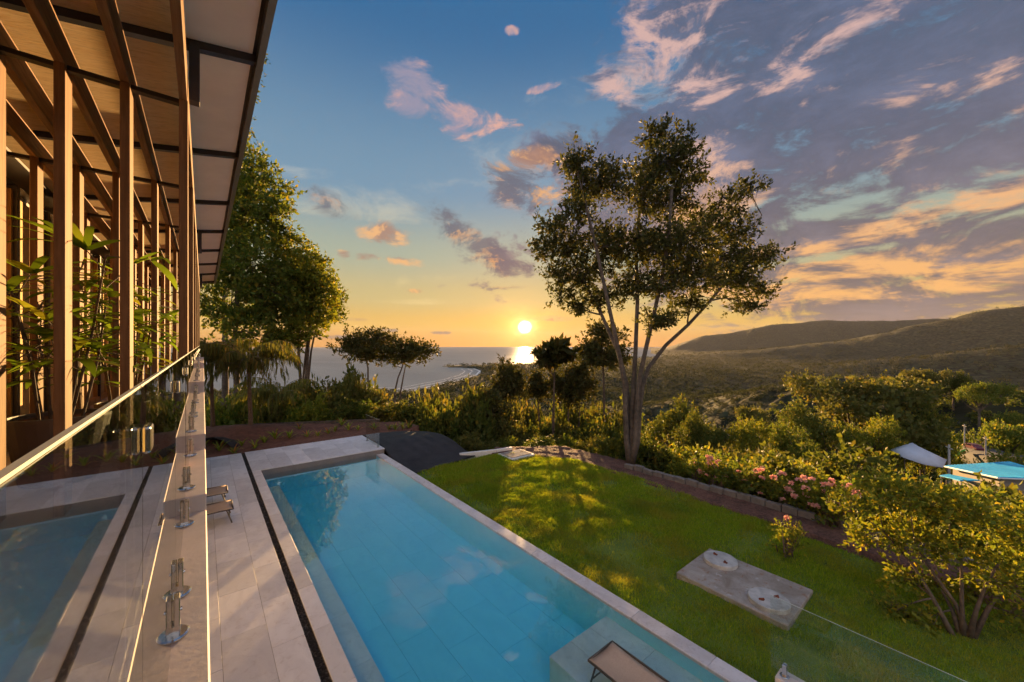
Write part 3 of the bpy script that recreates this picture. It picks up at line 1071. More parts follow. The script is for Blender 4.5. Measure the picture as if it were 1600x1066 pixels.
def build_grass():
    r = np.random.default_rng(21)
    n = 330000
    P = np.column_stack([r.uniform(5.6, 12.3, n), r.uniform(-1.0, 13.7, n)])
    # thin out with distance: near turf gets most blades
    fwd = P @ FW[:2]; keep = in_poly(P, LAWN) & (r.random(n) < np.clip(9.5 / np.maximum(fwd, 4), 0, 1)) & (fwd > 3.5)
    keep &= ~((P[:, 0] > 7.55) & (P[:, 0] < 9.1) & (P[:, 1] > 2.08) & (P[:, 1] < 4.06))
    keep &= ~((P[:, 0] < 6.12) & (P[:, 1] < 1.87))
    keep &= vnoise(P[:, 0] * 1.1 + 9, P[:, 1] * 1.1) > r.random(n) * .33
    P = P[keep]; n = len(P); fwd = fwd[keep]
    z = lawn_z(P)
    L = (.035 + .05 * r.random(n)) * (.6 + .9 * vnoise(P[:, 0] * 1.7, P[:, 1] * 1.7)) * np.clip(fwd / 10, .8, 1.4)
    a = r.uniform(0, 2 * np.pi, n); w = (.004 + .004 * r.random(n)) * np.clip(fwd / 7, .9, 2.2)
    lean = L * r.uniform(.2, .8, n); b = r.uniform(0, 2 * np.pi, n)
    c = np.column_stack([P, z - .01])
    s = np.column_stack([np.cos(a) * w, np.sin(a) * w, np.zeros(n)])
    t = c + np.column_stack([np.cos(b) * lean, np.sin(b) * lean, L + .012])
    V = np.stack([c - s, c + s, t], 1).reshape(-1, 3)
    o = link('grass', np_mesh('grass', V, np.arange(3 * n).reshape(-1, 3), M['grass_blade']))
    tag(o, 'short uneven turf grass covering the lawn', 'grass', kind='stuff')


build_grass()

BED = np.array([(-1.0, 18.0), (5.66, 18.0), (8.0, 17.7), (8.7, 18.4), (8.2, 20.0), (7.2, 20.3), (2.2, 22.9), (-2, 25.0), (-4, 25)])


def bed_z(P):
    x, y = P[:, 0], P[:, 1]
    m = np.exp(-((x - 1.2) ** 2 / 3.0 + (y - 20.9) ** 2 / 1.8)) * .45
    return -.05 + (y - 18) * .045 + m + fbm(x * .8, y * .8) * .12 + fbm(x * 5, y * 5, 2) * .05


o = sheet('mulch_bed', lambda P: in_poly(P, BED), -4.2, 9.2, 17.8, 25.4, .11, bed_z, M['soil'], .6)
tag(o, 'raised bed of red brown soil behind the far deck', 'soil', kind='structure')
STRIP = np.array([(11.8, -3.0), (11.85, 4.0), (11.9, 10.4), (10.9, 12.5), (9.6, 13.5), (10.6, 14.4), (13.2, 12.6), (13.6, 9.0), (12.95, 7.0), (12.85, -3.0)])
o = sheet('flower_strip', lambda P: in_poly(P, STRIP), 9.4, 14, -3, 14.6, .10, lambda P: -.60 + fbm(P[:, 0] * 5, P[:, 1] * 5, 2) * .07 + fbm(P[:, 0] * .9, P[:, 1] * .9, 2) * .06, M['mulch'], .35)
tag(o, 'strip of dark mulch between the lawn and the block edging', 'soil', kind='structure')


def embankment(name, label, prof, xs_fn, n, m):
    """black geotextile draped over a cut bank: prof gives the level along the fall"""
    V = []
    for i in range(n + 1):
        u = i / n
        for j in range(m + 1):
            v = j / m
            p = xs_fn(u, v)
            wr = .022 * math.sin(u * 13 + v * 5) + .012 * math.sin(u * 31 - v * 9) + .012 * math.sin(v * 19 + u * 4)
            V.append((p[0], p[1], p[2] + wr * math.sin(math.pi * min(max(v, .02), .98)) * .8))
    F = [(i * (m + 1) + j, (i + 1) * (m + 1) + j, (i + 1) * (m + 1) + j + 1, i * (m + 1) + j + 1) for i in range(n) for j in range(m)]
    o = link(name, np_mesh(name, V, F, M['black_fabric'], True))
    sol = o.modifiers.new('thick', 'SOLIDIFY'); sol.thickness = .03; sol.offset = -1
    tag(o, label, 'fabric sheet')


top0, top1 = np.array([5.72, 18.05, -.03]), np.array([8.55, 17.2, -.12])


def emb_fn(u, v):
    e = top0 + (top1 - top0) * u; e = e + np.array([0, 0, .08 * math.sin(math.pi * u)])
    f = np.array([5.70, 13.15, -.62]) + (np.array([9.15, 13.9, -.66]) - np.array([5.70, 13.15, -.62])) * u
    s = v ** .8
    p = e + (f - e) * s
    p[2] = e[2] + (f[2] - e[2]) * (.5 - .5 * math.cos(math.pi * v)) + .20 * math.sin(math.pi * v) * (1 - .4 * u)
    return p


embankment('geotextile_sheet', 'black geotextile draped over the bank between pool corner and lawn', None, emb_fn, 40, 34)


def emb2(u, v):
    c = np.array([.25, 19.4, .02])
    a = -.5 + 2.2 * u
    r_ = .15 + 1.0 * v
    return (c[0] + r_ * math.cos(a * 1.6) * .9, c[1] + r_ * math.sin(a * 1.6) * .8, .42 * (1 - v ** 1.6) + .0)


embankment('geotextile_sheet', 'small crumpled black sheet lying on the soil bed by the house', None, emb2, 20, 14)

# board edging along the back of the bed
for k in range(5):
    a = np.array([7.3, 20.25]); c = np.array([1.2, 23.3]); p, q = a + (c - a) * k / 5, a + (c - a) * (k + 1) / 5 - (c - a) * .004
    d = (q - p) / np.linalg.norm(q - p); nn = np.array([-d[1], d[0]]) * .025
    z = .22
    g = G().hexa([(*(p - nn), -.1), (*(q - nn), -.1), (*(q + nn), -.1), (*(p + nn), -.1), (*(p - nn), z), (*(q - nn), z), (*(q + nn), z), (*(p + nn), z)])
    if k == 0: edg = thing('board_edging', 'weathered timber boards edging the back of the soil bed', 'edging', (0, 0, 0))
    g.obj('board', M['bark_pale'], edg)

# block edging beside the roses
eb = thing('block_edging', 'row of grey concrete blocks edging the rose bed beside the lawn', 'edging', (12.9, 3, -.6))
bmesh_block = G().box(-.09, .09, -.19, .19, -.15, .17).mesh('block', M['edging_block'], .012)
for k in range(26):
    y = -1.2 + k * .395
    o = link('block', bmesh_block, eb, (random.uniform(-.02, .02) + .10 * math.sin(y * .5), y - 3, random.uniform(-.03, .02)), random.uniform(-.06, .06))
    o.rotation_euler = (random.uniform(-.05, .05), random.uniform(-.05, .05), random.uniform(-.07, .07))


# white kerb and hatch at the tip of the lawn
kb = thing('garden_kerb', 'low white kerb running behind the tip of the lawn', 'kerb', (9.2, 14.0, -.65))
kp = [on(718, 709, -.5), on(745, 706, -.5), on(775, 703, -.5), on(800, 699, -.5)]
for a, c in zip(kp[:-1], kp[1:]):
    d = (c - a)[:2]; d = d / np.linalg.norm(d); nn = np.array([-d[1], d[0]]) * .06
    a2, c2 = a[:2] + d * .004, c[:2] - d * .004; L = np.array([9.2, 14.0])
    G().hexa([(*(a2 - nn - L), -.2), (*(c2 - nn - L), -.2), (*(c2 + nn - L), -.2), (*(a2 + nn - L), -.2), (*(a2 - nn - L), .17), (*(c2 - nn - L), .17), (*(c2 + nn - L), .17), (*(a2 + nn - L), .17)]).obj('kerb_stone', M['white_trim'], kb, bevel=.012)
ht = thing('access_hatch', 'small square concrete hatch with pale rim at the far tip of the lawn', 'hatch', (10.5, 12.75, -.7), R(-2))
G().box(-.62, .62, -.5, .5, -.2, .16).obj('rim', M['white_trim'], ht, bevel=.015)
lid_ = G().box(-.53, .53, -.41, .41, .161, .185).obj('cover', M['septic'], ht, bevel=.006)
for s in (-1, 1): G().tube([(s * .3 - .05, 0, .186), (s * .3 - .05, 0, .23), (s * .3 + .05, 0, .23), (s * .3 + .05, 0, .186)], .008, 6).obj('handle', M['rust'], ht)

# septic slab with two round lids
sp = thing('septic_slab', 'stained concrete slab lying in the lawn under two round lids', 'slab', (8.33, 3.07, -.6))
G().box(-.745, .745, -.965, .965, -.2, .10).obj('slab', M['septic'], sp, bevel=.012)


def round_lid(label, x, y, rz):
    t = thing('manhole_lid', label, 'lid', (x, y, -.4995), rz, 'round lids on the septic slab')
    G().lathe([(.30, 0), (.325, .004), (.325, .078), (.316, .086)], 40).obj('disc', M['septic_lid'], t, bevel=0)
    for s in (-1, 1):
        G().tube([(s * .16 - .045, .02 * s, .084), (s * .16 - .04, .02 * s, .108), (s * .16 + .04, .03 * s, .108), (s * .16 + .045, .03 * s, .084)], .009, 6).obj('handle', M['rust'], t)
        G().lathe([(.04, .0), (.045, .003), (.03, .004)], 12, (s * .16, .02 * s, .0855)).obj('handle_recess', M['rust'], t)


round_lid('round grey concrete lid with rusty handles, on the slab corner toward the big tree', 8.66, 3.62, .9)
round_lid('round grey concrete lid with rusty handles, on the slab corner toward the pool', 7.99, 2.50, -.6)


# ------------------------------------------------------------------ loungers
def lounger(label, loc, rz, back=0.0, w=.60, L=1.90, hgt=.33, group=None):
    t = thing('sun_lounger', label, 'lounger', loc, rz, group)
    r = .016
    yb = L * .62
    dz = math.sin(back) * (L - yb); dy = math.cos(back) * (L - yb)
    for s in (-1, 1):
        G().tube([(s * w / 2, 0, hgt), (s * w / 2, yb, hgt), (s * w / 2, yb + dy, hgt + dz)], r, 8).obj('side_rail', M['frame_metal'], t, smooth=True)
        for y, sp_ in ((.12, -.10), (yb + .25, .12)):
            G().tube([(s * w / 2, y, hgt - .01), (s * (w / 2 + .004), y + sp_, .014)], .014, 8).obj('leg', M['frame_metal'], t)
            if s > 0: G().tube([(-w / 2, y + sp_ * .6, hgt * .42), (w / 2, y + sp_ * .6, hgt * .42)], .010, 6).obj('stretcher', M['frame_metal'], t)
    for y, z in ((0, hgt), (yb + dy, hgt + dz)):
        G().tube([(-w / 2, y, z), (w / 2, y, z)], r, 8).obj('end_rail', M['frame_metal'], t, smooth=True)

    def sl_(name, ya, za, yb_, zb, n=10):
        V = []; F = []
        for i in range(n + 1):
            u = i / n
            for j in range(9):
                v = j / 8; sag = -.018 * math.sin(math.pi * u) - .022 * math.sin(math.pi * v)
                V.append(((v - .5) * (w - .01), ya + (yb_ - ya) * u, za + (zb - za) * u + .014 + sag))
        F = [(i * 9 + j, i * 9 + j + 1, (i + 1) * 9 + j + 1, (i + 1) * 9 + j) for i in range(n) for j in range(8)]
        o = link(name, np_mesh(name, V, F, M['sling'], True), t)
        md = o.modifiers.new('t', 'SOLIDIFY'); md.thickness = .006
    sl_('seat', .005, hgt, yb - .004, hgt); sl_('backrest', yb + .004, hgt, yb + dy - .004, hgt + dz)
    return t


# two loungers reach out from under the terrace, one stands on the sun ledge
lounger('brown sling lounger under the terrace, beside its twin nearer the far deck', (.50, 12.72, .003), R(90), R(8), .66)
lounger('brown sling lounger under the terrace, on the side away from the far deck', (.55, 11.42, .003), R(90), R(8), .66)
lounger('tan sling lounger standing in shallow water on the sun ledge', (4.30, 3.38, -.428), R(180), R(5), .52, hgt=.365)


# ------------------------------------------------------------------ potted rhapis palms on the terrace
def strap(base, az, el, L, w, droop, n=5):
    """one ribbed blade as quads"""
    V = []; p = np.array(base, float)
    hd = np.array([math.cos(az), math.sin(az), 0]); sd = np.array([-math.sin(az), math.cos(az), 0])
    for i in range(n + 1):
        u = i / n; e = el - droop * u * u * 1.2
        wd = w * math.sin(math.pi * min(.12 + u * .86, .985)) ** .7
        V += [p - sd * wd, p + sd * wd]
        p = p + (hd * math.cos(e) + np.array([0, 0, math.sin(e)])) * L / n
    return V, [(2 * i, 2 * i + 1, 2 * i + 3, 2 * i + 2) for i in range(n)]


def rhapis(label, loc, stems, potdim, seed):
    rr = random.Random(seed)
    t = thing('potted_palm', label, 'potted plant', loc, 0.0, 'potted palms between the terrace posts')
    pr, ph = potdim
    pot = G().lathe([(pr * .70, 0), (pr * .74, .01), (pr, ph - .03), (pr, ph), (pr - .025, ph), (pr - .03, ph - .05)], 28).obj('pot', M['pot'], t)
    G().lathe([(pr * .97 - .02, ph - .06), (pr * .97 - .02, ph - .04)], 28).obj('soil', M['soil'], t)
    st = G(); Vs = []; Fs = []
    for k in range(stems):
        a = 2 * math.pi * k / stems + rr.uniform(-.4, .4); q = rr.uniform(.05, pr * .6)
        H = rr.uniform(.45, 1.45) if k else 1.5
        top = np.array([math.cos(a) * (q + H * .16), math.sin(a) * (q + H * .16), ph + H])
        b0 = np.array([math.cos(a) * q, math.sin(a) * q, ph - .05])
        st.tube([b0, (b0 + top) / 2 + np.array([.02, .01, 0]), top], [.013, .011, .008], 6)
        for f in range(rr.choice((4, 5, 6))):
            fa = 2 * math.pi * f / 6 + rr.uniform(-.4, .4); el = rr.uniform(-.1, .9)
            zb = top - np.array([0, 0, rr.uniform(0, .55) * min(H, 1)])
            pl = rr.uniform(.22, .42)
            tip = zb + pl * np.array([math.cos(fa) * math.cos(el), math.sin(fa) * math.cos(el), math.sin(el)])
            st.tube([zb, tip], [.006, .004], 5)
            nb = rr.randint(6, 8)
            for bb in range(nb):
                sp_ = (bb / (nb - 1) - .5) * 2.5
                V, F = strap(tip, fa + sp_, el * .5 + rr.uniform(-.1, .25) - abs(sp_) * .12, rr.uniform(.38, .58), rr.uniform(.028, .042), rr.uniform(.4, 1.0))
                if max(q_[0] for q_ in V) + loc[0] > -.15: continue
                b = len(Vs); Vs += V; Fs += [tuple(b + i for i in q_) for q_ in F]
    st.obj('stem', M['bark_thin'], t)
    link('fronds', np_mesh('fronds', Vs, Fs, M['leaf_rhapis'], True), t)


rhapis('big dark pot of fan leaved palms beside the blind covered window', (-1.02, 5.35, 2.95), 8, (.33, .60), 4)
rhapis('pot of fan leaved palms between the second and third rows of posts', (-.80, 7.0, 2.95), 9, (.26, .50), 9)

# ------------------------------------------------------------------ vegetation
def leaf_cards(P, L, W, rng, up=.15, out=None, outw=.0):
    n = len(P)
    a = rng.normal(size=(n, 3)); a[:, 2] += up
    if out is not None: a += out * outw
    a /= np.linalg.norm(a, axis=1)[:, None]
    s = np.cross(a, rng.normal(size=(n, 3))); s /= np.linalg.norm(s, axis=1)[:, None] + 1e-9
    L = np.asarray(L)[:, None] if np.ndim(L) else np.full((n, 1), L)
    W = L * W
    k = np.cross(a, s) * L * .12
    V = np.stack([P, P + a * L * .45 + s * W + k, P + a * L, P + a * L * .45 - s * W + k], 1).reshape(-1, 3)
    return V, np.arange(4 * n).reshape(-1, 4)


def crown_mesh(name, lobes, twigs, per, tr, L, W, mat, rng, shell=.45, flat=.75, spread=.42):
    """leaves gathered in clumps on twigs that fill the lobes"""
    C = np.array([l[0] for l in lobes], float); Rr = np.array([l[1] if hasattr(l[1], '__len__') else (l[1],) * 3 for l in lobes], float)
    wt = np.prod(Rr, 1) ** (2 / 3); wt /= wt.sum()
    idx = rng.choice(len(C), twigs, p=wt)
    d = rng.normal(size=(twigs, 3)); d /= np.linalg.norm(d, axis=1)[:, None]
    rad = shell + (1 - shell) * rng.random(twigs) ** .6
    rad *= .80 + spread * rng.random(twigs) ** 1.5
    T = C[idx] + d * rad[:, None] * Rr[idx]
    ax = d * .75 + rng.normal(size=d.shape) * .42 + np.array([0, 0, .28]); ax /= np.linalg.norm(ax, axis=1)[:, None]
    sl_ = tr * 3.0 * (.6 + .8 * rng.random(twigs))
    P = np.repeat(T, per, 0); od = np.repeat(ax, per, 0)
    along = (rng.random(len(P)) - .35) * np.repeat(sl_, per)
    off = od * along[:, None] + rng.normal(size=P.shape) * tr * .30
    keep = rng.random(len(P)) < .95
    V, F = leaf_cards((P + off)[keep], (L * (.55 + .8 * rng.random(len(P))))[keep], W, rng, .15, od[keep], 1.0)
    crown_mesh.twigs = (T - ax * sl_[:, None] * .6, T + ax * sl_[:, None] * .55)
    return np_mesh(name, V, F, mat), T


def twig_mesh(name, A, B, r, mat, rng):
    """thin three-sided twigs, all in one mesh"""
    n = len(A); t = B - A; t /= np.linalg.norm(t, axis=1)[:, None] + 1e-9
    a = np.cross(t, rng.normal(size=(n, 3))); a /= np.linalg.norm(a, axis=1)[:, None] + 1e-9; c = np.cross(t, a)
    ring = [a * math.cos(q) + c * math.sin(q) for q in (0, 2.094, 4.189)]
    V = np.stack([A + k * r for k in ring] + [B + k * r * .35 for k in ring], 1).reshape(-1, 3)
    q = np.arange(n)[:, None] * 6
    F = np.concatenate([q + np.array([[k, (k + 1) % 3, 3 + (k + 1) % 3, 3 + k]]) for k in range(3)])
    return np_mesh(name, V, F, mat)


def limb(g, a, b, r0, r1, bend, rng, n=5, sides=7):
    a = np.array(a, float); b = np.array(b, float); L = np.linalg.norm(b - a)
    pts = []; o = rng.normal(size=3) * bend * L
    for i in range(n + 1):
        u = i / n; pts.append(a + (b - a) * u + o * math.sin(math.pi * u) + rng.normal(size=3) * .012 * L * (0 < i < n))
    g.tube(pts, list(np.linspace(r0, r1, n + 1)), sides)
    return pts


def tree(name, label, base, trunk, lobes, leaf, bark='bark', twigs=500, per=22, tr=.25, L=.16, W=.26, r0=.14, seed=1, group=None, cat='tree', subs=4, shell=.45, split=.45, flat=.75, bark_r=.02, spread=.42):
    """trunk: list of stems, each a list of local points; lobes: (centre, radius) local"""
    rng = np.random.default_rng(seed)
    t = thing(name, label, cat, base, 0, group)
    me, T = crown_mesh('crown', lobes, twigs, per, tr, L, W, M[leaf], rng, shell, flat, spread); tws = crown_mesh.twigs
    g = G(); ends = []
    for st in trunk:
        st = [np.array(p, float) for p in st]
        r_ = np.linspace(r0, r0 * .45, len(st)); r_[0] *= 1.35
        g.tube(st, list(r_), 9)
        ends += [(p, rr_) for p, rr_ in zip(st[max(1, int(len(st) * split)):], r_[max(1, int(len(st) * split)):])]
    for c, rad in lobes:
        c = np.array(c, float)
        k = min(range(len(ends)), key=lambda i: np.linalg.norm(ends[i][0] - c) + (0.6 * max(0, ends[i][0][2] - c[2])))
        p, rr_ = ends[k]
        pts = limb(g, p, c, rr_ * .62, max(bark_r * .7, rr_ * .22), .07, rng)
        near = T[np.linalg.norm(T - c, axis=1) < np.max(rad) * 1.1]
        if len(near):
            for q in near[rng.choice(len(near), min(subs, len(near)), False)]:
                limb(g, pts[rng.integers(2, 6)], q, max(bark_r * .6, rr_ * .22), bark_r * .3, .06, rng, 3, 5)
    g.obj('trunk', M[bark], t, smooth=True)
    link('crown', me, t)
    tw = link('twigs', twig_mesh('twigs', *tws, bark_r * .38, M[bark], rng), t); tw['kind'] = 'stuff'
    return t


def px_tree(name, label, bpx, bpy_, dist, stems, lobes, leaf, zbase=None, **kw):
    """stems and lobes given as picture places at their own distances (offset from dist)"""
    b = at(bpx, bpy_, dist)
    if zbase is None: zbase = gz(b)
    b[2] = zbase - .1
    tr_ = [[(0, 0, 0)] + [tuple(at(x, y, dist + (dd if dd else 0)) - b) for x, y, dd in s] for s in stems]
    lb = []
    for x, y, dd, rx, rzv in lobes:
        s = dist / FPX
        lb.append((tuple(at(x, y, dist + dd) - b), (rx * s, rx * s, rzv * s)))
    return tree(name, label, tuple(b), tr_, lb, leaf, **kw)


# the big multi-stemmed tree at the edge of the lawn
D = 15.4
px_tree('multi_stem_tree', 'tall multi stemmed tree with open dark crown at the edge of the lawn', 985, 724, D,
        [[(979, 690, 0), (977, 640, 0), (976, 600, -.1), (969, 560, -.2), (956, 500, -.4), (943, 440, -.6), (930, 380, -.8), (915, 320, -.9)],
         [(987, 690, .1), (988, 640, .1), (990, 600, .1), (993, 550, .1), (996, 470, .2), (994, 400, .2), (1000, 320, .2), (1015, 260, .1)],
         [(993, 690, -.1), (995, 640, -.1), (998, 600, -.1), (1008, 550, -.3), (1022, 490, -.5), (1035, 430, -.7), (1045, 370, -.9), (1050, 290, -1.0)],
         [(996, 690, .15), (999, 640, .15), (1004, 602, .2), (1013, 575, .3), (1040, 540, .5), (1075, 508, .7), (1110, 470, .9), (1150, 420, 1.1)],
         [(983, 690, .2), (982, 640, .3), (979, 600, .4), (965, 548, .8), (940, 492, 1.2), (912, 440, 1.5), (890, 400, 1.8)]],
        [(900, 258, -.4, 26, 20), (925, 290, .3, 36, 30), (905, 330, -.7, 24, 22), (952, 275, 0, 24, 20),
         (1030, 215, .1, 26, 22), (1055, 245, -.6, 36, 26), (1020, 270, .4, 36, 28), (1070, 285, -.4, 28, 20), (1000, 300, -.3, 38, 32), (1045, 320, .2, 36, 26),
         (865, 355, 1.2, 26, 20), (850, 390, 1.6, 20, 20), (885, 385, 1.2, 32, 26), (910, 430, 1.4, 38, 28), (868, 430, 1.6, 22, 24), (940, 390, .3, 42, 34),
         (1000, 385, 0, 46, 34), (1060, 380, -.8, 44, 30), (1105, 350, .6, 34, 20), (1140, 320, 1.0, 30, 20), (1172, 293, 1.2, 22, 15), (1150, 360, 1.0, 32, 18),
         (1180, 400, 1.2, 30, 20), (1200, 405, 1.5, 18, 14), (1130, 400, .8, 40, 26), (1090, 430, -.5, 42, 26), (1150, 440, 1.0, 36, 24), (1190, 455, 1.4, 22, 16), (1040, 440, -.6, 40, 26),
         (985, 445, .2, 34, 22), (935, 465, 1.2, 30, 20), (880, 465, 1.6, 20, 12), (1030, 500, -.6, 26, 16), (1080, 475, .4, 24, 14), (1165, 480, 1.2, 22, 10), (905, 480, 1.4, 18, 12)],
        'leaf_big', zbase=-.62, bark='bark_pale', twigs=3500, per=14, tr=.15, L=.155, W=.25, r0=.115, seed=5, subs=9, shell=.15, spread=.75, bark_r=.016)

# tall trees rising behind the house end
px_tree('broadleaf_tree', 'tallest dense broadleaf tree rising behind the end of the roof', 372, 668, 27,
        [[(370, 600, 0), (368, 520, 0), (372, 430, 0), (376, 350, 0)]],
        [(378, 268, 0, 42, 34), (415, 300, -.5, 36, 26), (365, 320, .5, 50, 40), (425, 330, -1, 26, 18), (405, 350, 0, 40, 26), (345, 390, 0, 40, 40), (395, 410, -.8, 50, 40), (365, 470, 0, 46, 44), (420, 455, -.6, 36, 34), (395, 520, -.4, 44, 30), (340, 300, 1, 30, 40)],
        'leaf_mid', twigs=1500, per=18, tr=.30, L=.30, W=.25, r0=.22, seed=8, spread=.5, shell=.4)
px_tree('broadleaf_tree', 'dense broadleaf tree with yellow sunlit flank between the tallest one and the sea', 470, 655, 29,
        [[(470, 600, 0), (466, 540, 0), (470, 480, 0), (472, 430, 0)], [(478, 600, .3), (482, 540, .4), (488, 480, .5), (495, 450, .6)]],
        [(455, 392, 0, 30, 22), (478, 420, -.4, 36, 26), (500, 445, 0, 24, 18), (445, 430, .4, 28, 24), (470, 465, 0, 40, 26), (515, 465, .6, 18, 14), (500, 490, .4, 26, 16), (440, 480, -.6, 34, 28), (475, 510, -.4, 30, 18), (448, 530, -.4, 26, 22)],
        'leaf_yellow', bark='bark', twigs=900, per=17, tr=.26, L=.27, W=.27, r0=.13, seed=12, spread=.35, shell=.4)
px_tree('broadleaf_tree', 'slim dark tree with twin trunks leaning out over the sea view', 474, 640, 33,
        [[(474, 590, 0), (478, 550, 0), (484, 510, 0), (492, 470, 0)], [(482, 590, 0), (486, 550, 0), (492, 520, 0), (505, 480, 0)]],
        [(490, 455, 0, 30, 20), (512, 462, 0, 22, 16), (476, 430, 0, 26, 20), (505, 490, 0, 24, 12), (482, 490, 0, 24, 14), (525, 468, 0, 10, 9)],
        'leaf_dark', twigs=650, per=14, tr=.36, L=.28, W=.27, r0=.11, seed=14, spread=.6)
px_tree('emergent_tree', 'very tall tree whose leafy twigs peep out above the roof edge', 352, 640, 38,
        [[(352, 500, 0), (350, 350, 0), (352, 200, 0), (356, 90, 0)]],
        [(375, 60, 0, 26, 20), (395, 85, 0, 14, 10), (388, 116, 0, 15, 10), (360, 130, 0, 30, 30), (350, 200, 0, 34, 30), (345, 260, 0, 34, 40)],
        'leaf_dark', bark='bark_pale', twigs=500, per=14, tr=.40, L=.36, W=.26, r0=.28, seed=16)

# flat topped pair in front of the bay
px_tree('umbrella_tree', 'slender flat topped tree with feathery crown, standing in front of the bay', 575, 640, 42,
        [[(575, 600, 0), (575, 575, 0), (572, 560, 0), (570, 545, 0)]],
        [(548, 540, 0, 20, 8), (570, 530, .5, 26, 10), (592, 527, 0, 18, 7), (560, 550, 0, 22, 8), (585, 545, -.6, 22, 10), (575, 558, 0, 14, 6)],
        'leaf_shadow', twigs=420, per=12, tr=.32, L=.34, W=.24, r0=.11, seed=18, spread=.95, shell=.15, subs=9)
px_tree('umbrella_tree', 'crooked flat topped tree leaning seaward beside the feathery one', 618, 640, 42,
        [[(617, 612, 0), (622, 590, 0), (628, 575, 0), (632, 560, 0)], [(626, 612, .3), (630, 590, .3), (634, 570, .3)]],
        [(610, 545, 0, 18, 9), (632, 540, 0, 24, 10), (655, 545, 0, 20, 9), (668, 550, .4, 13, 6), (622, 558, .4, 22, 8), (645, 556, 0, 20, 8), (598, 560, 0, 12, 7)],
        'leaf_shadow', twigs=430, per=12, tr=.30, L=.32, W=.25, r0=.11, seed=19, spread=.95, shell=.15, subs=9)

# silhouettes on the slope under the sun
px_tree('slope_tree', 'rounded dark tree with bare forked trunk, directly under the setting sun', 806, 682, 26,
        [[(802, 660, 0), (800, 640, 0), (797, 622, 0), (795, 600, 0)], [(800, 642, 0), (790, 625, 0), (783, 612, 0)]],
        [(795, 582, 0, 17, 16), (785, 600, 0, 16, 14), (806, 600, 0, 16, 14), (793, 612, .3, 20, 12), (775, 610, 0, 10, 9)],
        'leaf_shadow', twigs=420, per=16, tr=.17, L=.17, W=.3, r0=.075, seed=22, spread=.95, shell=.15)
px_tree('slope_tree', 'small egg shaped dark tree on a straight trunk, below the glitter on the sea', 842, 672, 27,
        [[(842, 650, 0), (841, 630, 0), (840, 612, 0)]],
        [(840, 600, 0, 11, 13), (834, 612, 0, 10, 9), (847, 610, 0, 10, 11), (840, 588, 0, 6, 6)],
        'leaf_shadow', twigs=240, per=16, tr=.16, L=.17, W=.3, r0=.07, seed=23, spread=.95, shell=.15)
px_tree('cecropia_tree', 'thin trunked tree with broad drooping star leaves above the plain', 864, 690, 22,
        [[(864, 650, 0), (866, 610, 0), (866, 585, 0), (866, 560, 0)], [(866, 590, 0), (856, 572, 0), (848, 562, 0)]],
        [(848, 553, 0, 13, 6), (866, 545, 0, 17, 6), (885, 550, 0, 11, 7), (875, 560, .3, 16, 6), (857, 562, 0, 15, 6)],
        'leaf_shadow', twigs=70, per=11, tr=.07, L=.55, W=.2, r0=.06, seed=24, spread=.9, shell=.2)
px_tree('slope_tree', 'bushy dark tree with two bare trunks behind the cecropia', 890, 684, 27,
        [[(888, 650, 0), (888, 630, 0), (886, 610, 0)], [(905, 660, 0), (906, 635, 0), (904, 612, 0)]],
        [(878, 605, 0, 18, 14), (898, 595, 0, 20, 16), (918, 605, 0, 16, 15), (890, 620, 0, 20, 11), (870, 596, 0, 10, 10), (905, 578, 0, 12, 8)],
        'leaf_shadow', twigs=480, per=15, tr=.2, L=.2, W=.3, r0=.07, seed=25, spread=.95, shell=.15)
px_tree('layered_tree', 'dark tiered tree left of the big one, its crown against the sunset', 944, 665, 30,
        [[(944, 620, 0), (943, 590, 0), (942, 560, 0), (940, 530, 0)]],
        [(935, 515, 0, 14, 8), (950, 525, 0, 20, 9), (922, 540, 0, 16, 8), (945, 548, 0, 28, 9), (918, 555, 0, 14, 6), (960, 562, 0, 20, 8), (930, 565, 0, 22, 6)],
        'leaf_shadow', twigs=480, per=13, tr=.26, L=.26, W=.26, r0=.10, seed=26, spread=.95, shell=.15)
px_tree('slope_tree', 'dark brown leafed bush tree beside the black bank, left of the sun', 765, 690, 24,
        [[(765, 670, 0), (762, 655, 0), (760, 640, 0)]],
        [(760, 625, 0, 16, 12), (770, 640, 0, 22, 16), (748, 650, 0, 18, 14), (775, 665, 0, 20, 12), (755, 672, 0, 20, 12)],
        'leaf_shadow', twigs=420, per=15, tr=.18, L=.17, W=.28, r0=.06, seed=27, spread=.95, shell=.15)


